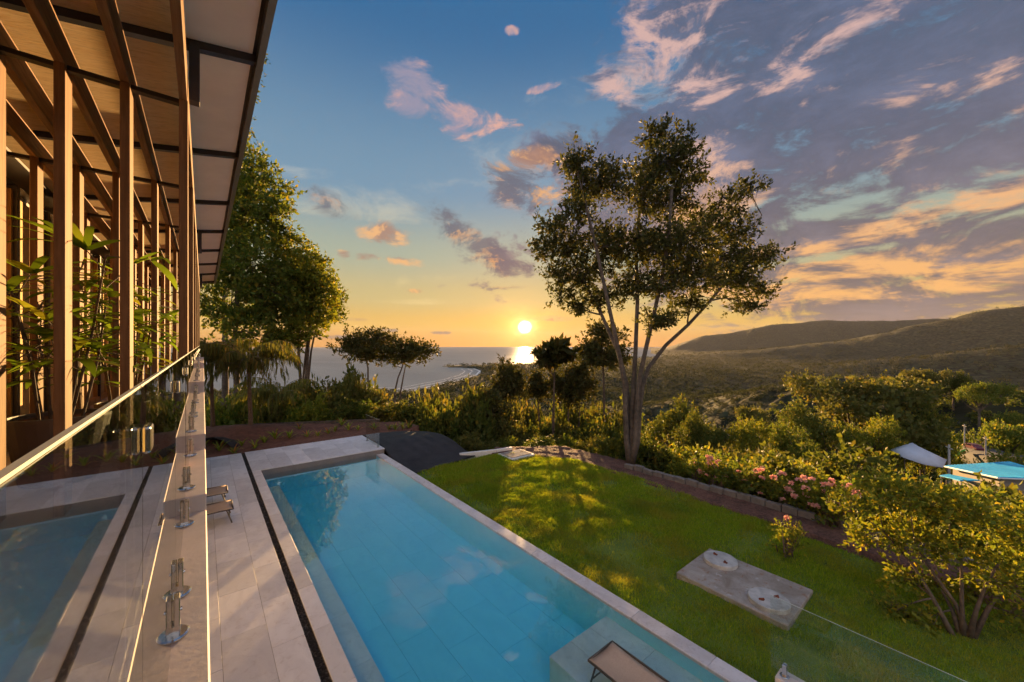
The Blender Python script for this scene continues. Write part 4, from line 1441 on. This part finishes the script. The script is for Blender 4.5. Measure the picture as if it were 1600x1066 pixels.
# weeping palms behind the soil bed
def weeping_palm(label, loc, H, fr, nf, seed, scale=1.0):
    rr = random.Random(seed); t = thing('weeping_palm', label, 'palm', loc, 0, 'weeping palms on the soil bed')
    top = np.array([rr.uniform(-.1, .1), rr.uniform(-.1, .1), H])
    G().tube([(0, 0, -.15), (0.02, 0, .1), (top[0] * .5, top[1] * .5, H * .5), tuple(top)], [.14 * scale, .095 * scale, .08 * scale, .075 * scale], 10).obj('trunk', M['palm_bark'], t, smooth=True)
    V = []; F = []; g = G()
    for k in range(nf):
        a = 2 * math.pi * k / nf + rr.uniform(-.25, .25); e0 = rr.uniform(.35, 1.35); L = fr * rr.uniform(.8, 1.15)
        p = top.copy(); pts = [p.copy()]; n = 16
        for i in range(n):
            u = i / n; e = e0 - 2.5 * u ** 1.3
            p = p + np.array([math.cos(a) * math.cos(e), math.sin(a) * math.cos(e), math.sin(e)]) * L / n; pts.append(p.copy())
        g.tube(pts, list(np.linspace(.014, .004, n + 1)), 5, False)
        for i in range(2, n + 1):
            for s in (-1, 1):
                for q in range(3):
                    w0 = pts[i] + (pts[i - 1] - pts[i]) * (q / 3)
                    ll = .62 * math.sin(math.pi * min(.15 + i / n * .8, .97)) * rr.uniform(.7, 1.15) * scale
                    aa = a + s * rr.uniform(.7, 1.5)
                    hd = np.array([math.cos(aa), math.sin(aa), 0]); mid = w0 + hd * ll * .42 + np.array([0, 0, -.05 * ll]); tip = mid + hd * ll * .15 + np.array([0, 0, -ll * .75])
                    sd = np.array([-hd[1], hd[0], 0]) * .020
                    b = len(V); V += [w0 - sd, w0 + sd, mid + sd * 1.3, mid - sd * 1.3, tip + sd * .3, tip - sd * .3]; F += [(b, b + 1, b + 2, b + 3), (b + 3, b + 2, b + 4, b + 5)]
    g.obj('frond_stalk', M['palm_bark'], t)
    link('fronds', np_mesh('fronds', V, F, M['leaf_palm'], False), t)


def bedpt(px, py, d):
    p = at(px, py, d); return (p[0], p[1], float(bed_z(np.array([[p[0], p[1]]]))[0]) if in_poly(p[None, :2], BED)[0] else gz(p))


weeping_palm('weeping palm with clear brown trunk in the middle of the soil bed', bedpt(391, 682, 17.6), 2.7, 2.8, 28, 3)
weeping_palm('weeping palm close to the house end, its trunk beside the parapet', bedpt(332, 674, 18.6), 3.2, 2.7, 26, 4)
weeping_palm('weeping palm at the back of the soil bed, fronds hanging to the shrubs', bedpt(432, 664, 23), 3.0, 3.0, 28, 6)


# banana-like broad leaved plants
def broadleaf_clump(label, loc, n, L, W, seed, mat='leaf_mid', group='broad leaved clumps behind the bed', name='broadleaf_plant'):
    rr = random.Random(seed); t = thing(name, label, 'plant', loc, 0, group)
    V = []; F = []; g = G()
    for k in range(n):
        a = 2 * math.pi * k / n * 1.618 * 2 + rr.uniform(-.3, .3); e = rr.uniform(.5, 1.35); s = rr.uniform(.3, .9) * L
        tip = np.array([math.cos(a) * math.cos(e), math.sin(a) * math.cos(e), math.sin(e)]) * s
        g.tube([(0, 0, -.05), tuple(tip * .5), tuple(tip)], [.02, .014, .01], 5)
        v, f = strap(tip, a, e - .1, L * rr.uniform(.7, 1.0), W * rr.uniform(.8, 1.2), rr.uniform(.8, 1.5), 7)
        b = len(V); V += v; F += [tuple(b + i for i in q) for q in f]
    g.obj('stem', M['leaf_olive'], t); link('leaves', np_mesh('leaves', V, F, M[mat], True), t)
    return t


broadleaf_clump('tall banana like plant between the two palm trunks', bedpt(360, 668, 20.5), 13, 1.15, .13, 2)
broadleaf_clump('low broad leaved plant in front of the dense shrubs', bedpt(345, 655, 22), 12, .9, .12, 5)


# shrub prototypes: leaf clumps on short stems
def shrub_proto(seed, leaf, w, h, twigs, per, L, W, tr=.14):
    rng = np.random.default_rng(seed)
    lobes = []
    for k in range(10):
        a = rng.uniform(0, 6.28); q = w * rng.uniform(.1, .85); z = h * rng.uniform(.22, .9)
        lobes.append(((math.cos(a) * q, math.sin(a) * q, z), (w * rng.uniform(.18, .42), w * rng.uniform(.18, .42), h * rng.uniform(.14, .34))))
    me, T = crown_mesh('foliage', lobes, twigs, per, tr, L, W, M[leaf], rng, .3, .75, .9)
    g = G()
    for c, r_ in lobes: limb(g, (c[0] * .12, c[1] * .12, -.3), c, .03, .012, .06, rng, 4, 5)
    for q in T[rng.choice(len(T), 16, False)]: limb(g, (q[0] * .3, q[1] * .3, h * .2), q, .012, .004, .06, rng, 3, 4)
    return me, g.mesh('stem', M['bark_thin'])


PROTO = {
    'dark': [shrub_proto(31 + k, 'leaf_dark', 1.15, 1.5, 230, 13, .17, .27) for k in range(2)],
    'mid': [shrub_proto(41 + k, 'leaf_mid', 1.1, 1.4, 230, 13, .16, .28) for k in range(2)],
    'yellow': [shrub_proto(51 + k, 'leaf_yellow', 1.0, 1.3, 230, 12, .15, .26) for k in range(2)],
    'olive': [shrub_proto(61 + k, 'leaf_olive', 1.2, 1.7, 240, 12, .19, .24) for k in range(2)],
    'fine': [shrub_proto(71 + k, 'leaf_olive', 1.0, 1.3, 300, 15, .11, .16, .18) for k in range(1)],
}
SHRUB_TXT = {'dark': 'dark green', 'mid': 'mid green', 'yellow': 'yellow green', 'olive': 'olive brown', 'fine': 'fine leaved feathery'}


def shrub(kind, p, s, where, group, sz=1.0):
    me, st = random.choice(PROTO[kind])
    t = thing('shrub', f'{SHRUB_TXT[kind]} shrub {where}', 'shrub', p, random.uniform(0, 6.28), f'{SHRUB_TXT[kind]} shrubs {group}')
    t.scale = (s, s, s * sz)
    link('foliage', me, t); link('stem', st, t)
    return t


def shrub_band(spots, where, group):
    for px, py, d, kind, s in spots:
        p = at(px, py, d); z = gz(p)
        top = p[2]                                     # py marks the top of the shrub
        hgt = {'dark': 1.5, 'mid': 1.4, 'yellow': 1.3, 'olive': 1.7, 'fine': 1.3}[kind] * s
        zb = min(z, top - hgt * .9)
        sz = max(.42, (top - z) / (hgt * 1.05))
        shrub(kind, (p[0], p[1], z - .05), s, where, group, min(sz, 2.2))


rs = random.Random(77)
kinds = ['dark', 'mid', 'yellow', 'olive', 'mid', 'dark']
spots = []
for px in range(318, 720, 24):                        # hedge behind the soil bed
    d0 = 25 - (px - 318) * .006
    spots.append((px + rs.uniform(-8, 8), rs.uniform(592, 622) + max(0, px - 540) * .14, d0 + rs.uniform(0, 2), rs.choice(kinds), rs.uniform(1.0, 1.35)))
    spots.append((px + rs.uniform(-8, 8), rs.uniform(624, 648), d0 - 2 + rs.uniform(-.5, .5), rs.choice(kinds), rs.uniform(.8, 1.1)))
shrub_band(spots, 'in the thicket behind the soil bed', 'behind the soil bed')
spots = []
for px in range(690, 1000, 21):                       # slope below the lawn tip
    spots.append((px + rs.uniform(-8, 8), rs.uniform(680, 694), 19.5 + rs.uniform(-.5, 1.5), rs.choice(['mid', 'yellow', 'olive', 'fine']), rs.uniform(.65, .9)))
    spots.append((px + rs.uniform(-8, 8), rs.uniform(660, 674), 24 + rs.uniform(-1, 2), rs.choice(['dark', 'olive', 'mid']), rs.uniform(.9, 1.2)))
    spots.append((px + rs.uniform(-8, 8), rs.uniform(642, 658), 31 + rs.uniform(-2, 3), rs.choice(['dark', 'olive']), rs.uniform(1.1, 1.6)))
for px in range(672, 785, 14):                        # taller thicket beside the black bank
    spots.append((px + rs.uniform(-5, 5), rs.uniform(606, 640) + max(0, 720 - px) * .25, 24 + rs.uniform(-1.0, 2.5), rs.choice(['dark', 'olive', 'mid', 'olive']), rs.uniform(1.1, 1.5)))
shrub_band(spots, 'on the slope beyond the lawn tip', 'on the slope beyond the lawn tip')
spots = []
for k in range(26):                                   # right of the big tree, behind the edging
    y = 10.5 - k * .48
    for x, s, kk in ((14.6, 1.05, ['mid', 'yellow', 'dark']), (16.4, 1.15, ['dark', 'mid', 'yellow'])):
        if x == 14.6 and 1.0 < y < 8.2 and k % 3: continue
        xx, yy = x + rs.uniform(-.5, .5), y + rs.uniform(-.3, .3)
        z = gz((xx, yy))
        shrub(rs.choice(kk), (xx, yy, z - .1), s * rs.uniform(.75, 1.05), 'behind the rose bed', 'behind the rose bed')
for k in range(38):
    xx, yy = rs.uniform(18, 34), rs.uniform(-4, 16)
    if xx - 18 + abs(yy - 6) > 22: continue
    shrub(rs.choice(['yellow', 'mid', 'dark', 'olive', 'yellow']), (xx, yy, gz((xx, yy)) - .1), rs.uniform(1.0, 1.7), 'on the hillside below the roses', 'on the hillside below the roses')


# roses
def petals(seed):
    r = np.random.default_rng(seed); n = 22
    P = r.normal(size=(n, 3)); P /= np.linalg.norm(P, axis=1)[:, None]; P[:, 2] = np.abs(P[:, 2]) * .8
    V, F = leaf_cards(P * .022, .065 + .02 * r.random(n), .42, r, .3, P, 1.6)
    return np_mesh('flower', V, F, M['petal_pink'])


petal_me = [petals(k) for k in range(4)]
rose_me = shrub_proto(91, 'leaf_mid', .42, .95, 90, 9, .085, .32, .10), shrub_proto(92, 'leaf_yellow', .42, .9, 80, 9, .085, .32, .10)


def rose(label, p, s, nfl, seed, name='rose_bush', group='pink roses along the block edging'):
    rr = random.Random(seed); t = thing(name, label, 'rose bush', p, rr.uniform(0, 6.28), group)
    me, st = rose_me[seed % 2]
    f = link('foliage', me, t); g = link('stem', st, t); f.scale = g.scale = (s, s, s)
    for k in range(nfl):
        a = rr.uniform(0, 6.28); q = rr.uniform(.1, .5) * s; z = rr.uniform(.55, 1.18) * s
        o = link('flower', rr.choice(petal_me), t, (math.cos(a) * q, math.sin(a) * q, z), rr.uniform(0, 6)); k_ = rr.uniform(.8, 1.45); o.scale = (k_, k_, k_)


for k, (px, py, d, s, nf) in enumerate([(1092, 745, 13.6, 1.0, 5), (1112, 748, 13.2, 1.15, 8), (1128, 755, 12.8, 1.1, 7), (1168, 765, 12.4, 1.0, 4), (1192, 772, 12.0, 1.0, 6), (1215, 775, 11.6, 1.1, 9),
                                        (1232, 785, 11.2, 1.0, 6), (1278, 800, 10.6, 1.15, 6), (1300, 806, 10.2, 1.2, 7), (1322, 815, 9.9, 1.1, 6), (1150, 760, 12.6, .9, 3), (1255, 795, 10.9, .9, 3)]):
    p = at(px, py, d); p[2] = max(gz(p), -.95)
    p[0] = max(p[0], 13.05)
    w_ = ('', '', '', 'three', 'four', 'five', 'six', 'seven', 'eight', 'nine')[nf]
    rose(f'rose bush with {w_} pink blooms behind the block edging', (p[0], p[1], p[2] + .02), s, nf, k)
rose('young single rose sapling standing alone in the lawn by the mulch strip', (10.3, 2.86, -.62), .8, 1, 55, 'rose_sapling', None)


# big yellow-green shrub at the lower right
b0 = np.array([9.75, .25, -.65])
lob = []
rr_ = np.random.default_rng(101)
for px, py, d, r_ in [(1330, 790, 7.6, .40), (1370, 760, 7.3, .42), (1420, 780, 6.9, .50), (1400, 830, 7.3, .50), (1470, 790, 6.7, .5), (1350, 840, 7.6, .36), (1440, 850, 6.9, .55), (1530, 800, 6.5, .5), (1580, 830, 6.4, .5), (1500, 860, 6.6, .5),
                      (1420, 905, 7.0, .40), (1400, 955, 6.8, .30), (1440, 970, 6.6, .32), (1560, 900, 6.3, .5), (1600, 880, 6.5, .5), (1640, 820, 6.4, .6), (1650, 920, 6.2, .5), (1590, 960, 6.2, .35), (1520, 930, 6.7, .32), (1475, 920, 6.8, .3)]:
    lob.append((tuple(at(px, py, d) - b0), (r_ * .8, r_ * .8, r_ * .62)))
stems = []
for px, py, d in [(1430, 850, 6.9), (1500, 850, 6.6), (1380, 830, 7.3), (1560, 880, 6.3), (1620, 860, 6.4), (1455, 900, 6.9)]:
    e = at(px, py, d) - b0; s0 = np.array([rr_.uniform(-.15, .15), rr_.uniform(-.15, .15), 0])
    stems.append([tuple(s0), tuple(s0 * .8 + e * .25 + np.array([0, 0, .15])), tuple(e * .6 + np.array([0, 0, .1])), tuple(e)])
tree('tall_shrub', 'large open shrub with golden green leaves beside the lawn, taller than the slab is long', tuple(b0), stems, lob, 'leaf_yellow', bark='bark_thin', twigs=1050, per=11, tr=.085, L=.082, W=.30, r0=.035, seed=61, cat='shrub', subs=8, shell=.2, bark_r=.007)


# rosette plants in the soil bed
def rosette(seed, n, L, W, el0, el1):
    rr = random.Random(seed); V = []; F = []
    for k in range(n):
        v, f = strap((0, 0, .0), 2.4 * k + rr.uniform(-.2, .2), rr.uniform(el0, el1), L * rr.uniform(.7, 1.1), W, rr.uniform(.7, 1.5), 5)
        b = len(V); V += v; F += [tuple(b + i for i in q) for q in f]
    return np_mesh('rosette', V, F, M['leaf_bromeliad'], True)


ros = [rosette(k, 13 + 2 * k, .42, .022, .55, 1.35) for k in range(3)]
for px, py, d in [(316, 712, 14.9), (343, 711, 14.9), (378, 706, 15.5), (312, 702, 15.8), (413, 700, 16.1), (430, 694, 16.6), (452, 692, 16.9), (480, 690, 17.2), (497, 686, 17.4), (513, 684, 17.8), (524, 681, 18.2), (545, 680, 18.5), (560, 681, 18.6), (585, 681, 18.8), (366, 713, 14.6), (398, 706, 15.4), (608, 677, 18.9), (618, 680, 18.8), (632, 682, 18.9), (646, 683, 18.8), (468, 682, 18.2), (534, 673, 19.4)]:
    p = at(px, py, d); p[1] = max(p[1], 18.25)
    z = float(bed_z(np.array([[p[0], p[1]]]))[0])
    t = link('bromeliad', random.choice(ros), None, (p[0], p[1], z - .02), random.uniform(0, 6)); k_ = random.uniform(.8, 1.35); t.scale = (k_, k_, k_)
    tag(t, 'small rosette plant with strap leaves in the soil bed', 'plant', 'rosette plants in the soil bed')


# rough grass on the slope edges
def rough_grass():
    r = np.random.default_rng(8); n = 32000
    P = np.column_stack([r.uniform(7.5, 17, n), r.uniform(11, 22, n)])
    k = ~in_poly(P, LAWN) & ~in_poly(P, BED) & ~in_poly(P, STRIP) & ((P[:, 1] > 14.3) | (P[:, 0] > 13.2)) & ~((P[:, 0] < 9.4) & (P[:, 1] < 18))
    P = P[k]; n = len(P); z = ground_z(P); L = r.uniform(.15, .42, n); a = r.uniform(0, 6.28, n); w = r.uniform(.006, .013, n)
    c = np.column_stack([P, z - .03]); s = np.column_stack([np.cos(a) * w, np.sin(a) * w, 0 * a]); b = r.uniform(0, 6.28, n)
    m = c + np.column_stack([np.cos(b) * L * .2, np.sin(b) * L * .2, L * .6]); t = m + np.column_stack([np.cos(b) * L * .4, np.sin(b) * L * .4, L * .25])
    V = np.stack([c - s, c + s, m + s * .7, m - s * .7, t], 1).reshape(-1, 3)
    q = np.arange(n)[:, None] * 5
    F = np.concatenate([np.stack([q + 0, q + 1, q + 2], -1), np.stack([q + 0, q + 2, q + 3], -1), np.stack([q + 3, q + 2, q + 4], -1)]).reshape(-1, 3)
    o = link('rough_grass', np_mesh('rough_grass', V, F, M['leaf_yellow'])); tag(o, 'long rough grass on the bank beyond the lawn tip', 'grass', kind='stuff')


rough_grass()


# ------------------------------------------------------------------ trees on the far hillside (each its own), then the forest as a mass
def far_proto(seed, leaf, flat, n, r, h):
    rng = np.random.default_rng(seed); lobes = []
    for k in range(17):
        a = rng.uniform(0, 6.28); q = r * rng.uniform(.05, .95) ** .8
        lobes.append(((math.cos(a) * q, math.sin(a) * q, h * (.78 if flat else .60) + rng.uniform(-.16, .22) * h), (r * rng.uniform(.18, .40), r * rng.uniform(.18, .40), h * rng.uniform(.05, .10) if flat else h * rng.uniform(.09, .2))))
    me, T = crown_mesh('crown', lobes, n * 2, 13, r * .055, r * .052, .34, M[leaf], rng, .4, .75, .6)
    g = G(); top = h * (.5 if flat else .35)
    g.tube([(0, 0, -1.5), (0, .1, top * .6), (.1, 0, top)], [r * .075, r * .055, r * .045], 7)
    for c, _ in lobes: limb(g, (0, 0, top * rng.uniform(.7, 1)), c, r * .03, r * .009, .06, rng, 4, 5)
    return me, g


FAR = {}
for key, a in {'spreading': (201, 'leaf_olive', True, 520, 6.5, 9.5), 'round': (202, 'leaf_mid', False, 520, 5.0, 9.0), 'dark': (203, 'leaf_dark', False, 520, 5.5, 9.5), 'golden': (204, 'leaf_yellow', False, 420, 4.0, 7.0), 'umbrella': (205, 'leaf_mid', True, 420, 6.0, 9.0)}.items():
    me, g = far_proto(*a); FAR[key] = (me, g.mesh('trunk', M['bark_pale' if key == 'umbrella' else 'bark']), a[5])


def far_tree(kind, px, py, d, s, label, group=None, z=None):
    me, tm, h = FAR[kind]; p = at(px, py, d); zb = gz(p)
    top = p[2]; sc = s
    need = (top - zb) / (h * .98)
    t = thing('hillside_tree', label, 'tree', (p[0], p[1], zb), random.uniform(0, 6.28), group)
    t.scale = (sc, sc, max(.55, min(need, 2.2)) if need > .3 else sc * .7)
    link('crown', me, t); link('trunk', tm, t)


far_tree('spreading', 1340, 584, 82, 2.1, 'huge dark spreading tree on the hillside, biggest crown above the grey tarpaulin')
far_tree('dark', 1285, 625, 70, 1.15, 'dark rounded tree leaning against the huge spreading tree')
far_tree('dark', 1400, 622, 74, 1.1, 'dark tree on the roadward flank of the huge spreading tree')
far_tree('umbrella', 1575, 622, 95, 1.35, 'flat umbrella shaped tree with bare forking limbs above the road')
far_tree('golden', 1370, 650, 62, 1.1, 'golden green tree just behind the grey tarpaulin shelter')
far_tree('golden', 1440, 655, 75, 1.2, 'golden green tree between the tarpaulin shelter and the utility poles')
far_tree('round', 1490, 622, 105, 1.2, 'round green tree behind the utility poles')
far_tree('golden', 1580, 700, 60, 1.0, 'golden bushy tree beside the road above the blue roof')
far_tree('dark', 1105, 640, 48, .62, 'dark rounded tree on the slope just right of the big tree trunk')
far_tree('dark', 1060, 618, 62, .9, 'dark brown tree spreading low behind the big tree trunk')
far_tree('round', 1240, 660, 52, .7, 'round green tree below the huge spreading tree')
far_tree('golden', 1180, 652, 46, .7, 'small golden green tree above the roses')
for k, (px, py, d, kd, s) in enumerate([(1215, 590, 260, 'dark', 1.4), (1260, 580, 250, 'spreading', 1.3), (1310, 566, 270, 'dark', 1.7), (1350, 572, 240, 'round', 1.4), (1400, 578, 210, 'spreading', 1.3), (1450, 572, 210, 'spreading', 1.6), (1490, 570, 200, 'dark', 1.5), (1530, 574, 180, 'umbrella', 1.4), (1580, 582, 160, 'round', 1.4), (1430, 590, 170, 'round', 1.2), (1480, 592, 150, 'dark', 1.2), (1535, 600, 140, 'golden', 1.5), (1390, 600, 150, 'golden', 1.4), (1590, 590, 150, 'golden', 1.6), (1545, 640, 115, 'dark', 1.2), (1620, 640, 100, 'round', 1.2), (1170, 600, 230, 'round', 1.3), (1130, 608, 200, 'dark', 1.2), (1180, 622, 150, 'spreading', 1.1), (1230, 610, 170, 'golden', 1.3)]):
    txt = {'dark': 'dark rounded tree', 'spreading': 'wide flat crowned olive tree', 'round': 'mid green rounded tree', 'umbrella': 'umbrella topped tree', 'golden': 'golden green bushy tree'}[kd]
    far_tree(kd, px, py, d, s, f'{txt} on the distant wooded rise', f'{txt}s on the distant wooded rise')


def forest():
    r = np.random.default_rng(17)
    n = 32000
    fwd = 60 * np.exp(r.random(n) * math.log(5200 / 60)); ang = r.uniform(-40, 57, n)
    lat = fwd * np.tan(np.radians(ang))
    P = FW[None, :2] * fwd[:, None] + RT[None, :2] * lat[:, None]
    z = ground_z(P); ok = (z > SEA_Z + 1.5)
    ok &= ~((np.abs(lat / fwd - 1.15) < .33) & (fwd < 130))
    ok &= ~((fwd < 110) & (lat / fwd > .42))
    P, z, fwd = P[ok], z[ok], fwd[ok]
    kp = (fwd > 330) | (r.random(len(P)) < np.where(P @ RT[:2] / fwd > .3, .55, .25)); P, z, fwd = P[kp], z[kp], fwd[kp]
    s = r.uniform(2.6, 5.2, len(P)) * np.clip(fwd / 500, .8, 2.6)
    for name, lab, sel, per, cs, mat in (('forest_edge', 'nearer dark woodland on the slope down to the plain', fwd < 330, 95, .33, 'leaf_dark'), ('forest', 'forest canopy at the foot of the slope', (fwd >= 330) & (fwd < 850), 48, .36, 'leaf_far'), ('forest', 'distant forest canopy covering the plain and lower hills', fwd >= 850, 16, .42, 'leaf_far')):
        c = np.column_stack([P[sel], z[sel]]); m = len(c)
        d = r.normal(size=(m, per, 3)); d /= np.linalg.norm(d, axis=2)[..., None]; d[..., 2] = np.abs(d[..., 2])
        sN = s[sel][:, None, None] * .85
        Q = (c[:, None] + d * sN * (.55 + .5 * r.random((m, per, 1)))).reshape(-1, 3)
        V, F = leaf_cards(Q, (sN * np.ones((m, per, 1))).reshape(-1) * cs, .42, r, .1, d.reshape(-1, 3), .6)
        o = link(name, np_mesh(name, V, F, M[mat])); tag(o, lab, 'forest', kind='stuff')


leaf_mat('leaf_far', (.034, .040, .018), (.055, .058, .022), (.075, .07, .024), .2, .8)
forest()

# ------------------------------------------------------------------ small things down the hill
def far_things():
    # road
    pts = [(1640, 725, 62), (1585, 716, 70), (1545, 708, 82), (1525, 700, 96), (1515, 690, 115)]
    V = []; F = []
    for px, py, d in pts:
        p = at(px, py, d); w = RT * 4.2
        V += [tuple(p - w), tuple(p + w)]
    F = [(2 * k, 2 * k + 1, 2 * k + 3, 2 * k + 2) for k in range(len(pts) - 1)]
    o = link('road', np_mesh('road', V, F, M['asphalt'])); md = o.modifiers.new('t', 'SOLIDIFY'); md.thickness = 3.0; md.offset = -1
    tag(o, 'narrow grey road on the hillside', 'road', kind='structure')
    # car
    c = at(1521, 703, 90)
    t = thing('parked_car', 'small dark red car parked on the hillside road', 'car', tuple(c), HEAD * -1 + R(75))
    b = G(); prof = [(-2.0, .35), (-2.0, .85), (-1.3, .95), (-.7, 1.42), (.8, 1.42), (1.35, .95), (2.0, .82), (2.0, .35)]
    for s in (-.85, .85): b.v += [(x, s, z) for x, z in prof]
    b.f = [tuple(range(8)), tuple(range(15, 7, -1))] + [(k, (k + 1) % 8, 8 + (k + 1) % 8, 8 + k) for k in range(8)]
    b.obj('body', M['car_paint'], t, bevel=.06)
    G().box(-.62, .75, -.87, .87, 1.0, 1.34).obj('window', M['car_glass'], t, bevel=.02)
    for x in (-1.3, 1.3):
        for s in (-1, 1): G().tube([(x, s * .72, .33), (x, s * .9, .33)], .33, 14).obj('wheel', M['rubber'], t)
    # tarpaulin shelter
    def up(px, py, d): return at(px, py, d)
    pk = at(1430, 693, 57)
    t = thing('tarpaulin_shelter', 'grey tarpaulin shelter with peaked ridge among the hillside bushes', 'shelter', tuple(pk - np.array([0, 0, 2.3])), -HEAD)
    V = [(-3.0, -1.4, .55), (-1.2, -2.4, -.1), (.9, -2.9, -.35), (2.9, -1.6, .35), (2.3, 1.7, .9), (-2.2, 1.9, .8), (.1, .5, 2.3), (-1.7, -.3, 1.65), (-.5, -1.5, 1.0), (1.3, -1.0, 1.0), (1.2, .9, 1.75)]
    F = [(0, 1, 7), (1, 8, 7), (1, 2, 8), (8, 2, 9), (2, 3, 9), (6, 8, 9), (6, 7, 8), (6, 9, 10), (9, 3, 10), (3, 4, 10), (6, 10, 4), (6, 4, 5), (6, 5, 7), (7, 5, 0)]
    o = link('tarpaulin', np_mesh('tarpaulin', V, F, M['tarp']), t); md = o.modifiers.new('t', 'SOLIDIFY'); md.thickness = .04
    for k in (1, 3, 0):
        q = V[k]; G().tube([(q[0], q[1], -1.6), q], .04, 6).obj('post', M['bark'], t)
    # blue roofed house
    d = 36
    r0, r1, r2, r3 = at(1476, 729, 38), at(1560, 747, 31), at(1680, 752, 33), at(1578, 722.5, 42)
    a = (r0 + r2) / 2; zb = min(gz(a), r1[2] - 2.4)
    t = thing('blue_roof_house', 'low house with bright blue metal roof down the hillside', 'house', (a[0], a[1], zb)); b0 = np.array([a[0], a[1], zb])
    q = [p - b0 for p in (r0, r1, r2, r3)]
    rf = G().hexa([tuple(p) for p in q] + [tuple(p + np.array([0, 0, .10])) for p in q]).obj('roof', M['blue_roof'], t)
    for k in range(1, 22):                        # standing seams
        u = k / 22; A = q[0] + (q[3] - q[0]) * u; B = q[1] + (q[2] - q[1]) * u
        G().tube([A + np.array([0, 0, .115]), B + np.array([0, 0, .115])], .022, 4).obj('seam', M['blue_roof'], rf)
    G().tube([q[0] - np.array([0, 0, .02]), q[1] - np.array([0, 0, .02])], .07, 6).obj('gutter', M['white_trim'], rf)
    G().tube([q[1] - np.array([0, 0, .02]), q[2] - np.array([0, 0, .02])], .07, 6).obj('gutter', M['white_trim'], rf)
    mid = sum(q) / 4; ins = [mid + (p - mid) * .86 for p in q]
    G().hexa([(p[0], p[1], -.3) for p in ins] + [(p[0], p[1], p[2] - .03) for p in ins]).obj('wall', M['house_wall'], t)
    G().tube([q[3] * .6 + q[2] * .4 + np.array([0, 0, .1]), q[3] * .6 + q[2] * .4 + np.array([0, 0, 1.0])], .03, 6).obj('vent_pipe', M['pole_grey'], rf)
    lw = [at(1468, 744, 36), at(1500, 752, 32), at(1532, 752, 32.5), at(1482, 742, 37.5)]; lw = [p - b0 for p in lw]
    G().hexa([tuple(p) for p in lw] + [tuple(p + np.array([0, 0, .08])) for p in lw]).obj('porch_roof', M['blue_roof'], t)
    for p in (lw[0], lw[1]): G().tube([(p[0] * .97, p[1] * .97, -.2), (p[0] * .97, p[1] * .97, p[2])], .05, 6).obj('porch_post', M['pole_grey'], t)
    # utility poles with wires
    tops = []
    for px, y0, y1, d, lab in ((1507, 663, 700, 95, 'tall utility pole farthest along the road'), (1540, 682, 722, 76, 'utility pole beside the bend of the road'), (1483, 695, 745, 52, 'utility pole with crossarm close to the blue roof')):
        tp = at(px, y0, d); zb = min(gz(tp), at(px, y1, d)[2])
        t = thing('utility_pole', lab, 'pole', (tp[0], tp[1], zb)); H = tp[2] - zb
        G().tube([(0, 0, -.3), (0, 0, H)], [.17, .11], 8).obj('shaft', M['pole_grey'], t, smooth=True)
        G().box(-.9, .9, -.05, .05, H - .5, H - .38).obj('crossarm', M['pole_grey'], t, rz=.4)
        tops.append(np.array([tp[0], tp[1], tp[2] - .4]))
    for k, (a, c) in enumerate(zip(tops[:-1], tops[1:])):
        pts = [a + (c - a) * u - np.array([0, 0, 1.6 * 4 * u * (1 - u)]) for u in np.linspace(0, 1, 12)]
        o = G().tube(pts, .02, 4).obj('overhead_wire', M['rubber']); tag(o, ('overhead wire sagging between the pole farthest along the road and the bend', 'overhead wire sagging from the road bend to the crossarm pole')[k], 'wire')
    # banners strung beside the road
    for (x0, y0, x1, y1, d, mat, lab) in ((1492, 712, 1508, 700, 78, 'banner_green', 'green banner flapping beside the hillside road'), (1497, 702, 1503, 694, 80, 'banner_yellow', 'yellow banner tip above the green one by the road'), (1470, 722, 1490, 710, 72, 'banner_red', 'faded red banner on the fence beside the road')):
        a, c = at(x0, y0, d), at(x1, y1, d + 3); n = 8; V = []
        for k in range(n + 1):
            p = a + (c - a) * k / n + RT * (.12 * math.sin(k * 1.9)) + FW * (.15 * math.cos(k * 1.4)); V += [tuple(p), tuple(p + np.array([0, 0, -.9 - .15 * math.sin(k)]))]
        o = link('banner', np_mesh('banner', V, [(2 * k, 2 * k + 2, 2 * k + 3, 2 * k + 1) for k in range(n)], M[mat], True))
        md = o.modifiers.new('t', 'SOLIDIFY'); md.thickness = .02
        tag(o, lab, 'banner', 'banners beside the hillside road')


far_things()


# ------------------------------------------------------------------ haze
def haze():
    m = bpy.data.materials.new('haze'); m.use_nodes = True; nt = m.node_tree; nt.nodes.clear()
    o = nt.nodes.new('ShaderNodeOutputMaterial'); v = nt.nodes.new('ShaderNodeVolumePrincipled')
    v.inputs['Color'].default_value = (.86, .84, .92, 1); v.inputs['Density'].default_value = HAZE; v.inputs['Anisotropy'].default_value = .05
    nt.links.new(v.outputs[0], o.inputs['Volume'])
    b = boxo('haze', -13000, 13000, -13000, 13000, SEA_Z - 40, 520, m)
    tag(b, 'thin sunset haze in the air over the bay', 'haze', kind='stuff')


HAZE = 1.4e-5
if HAZE: haze()
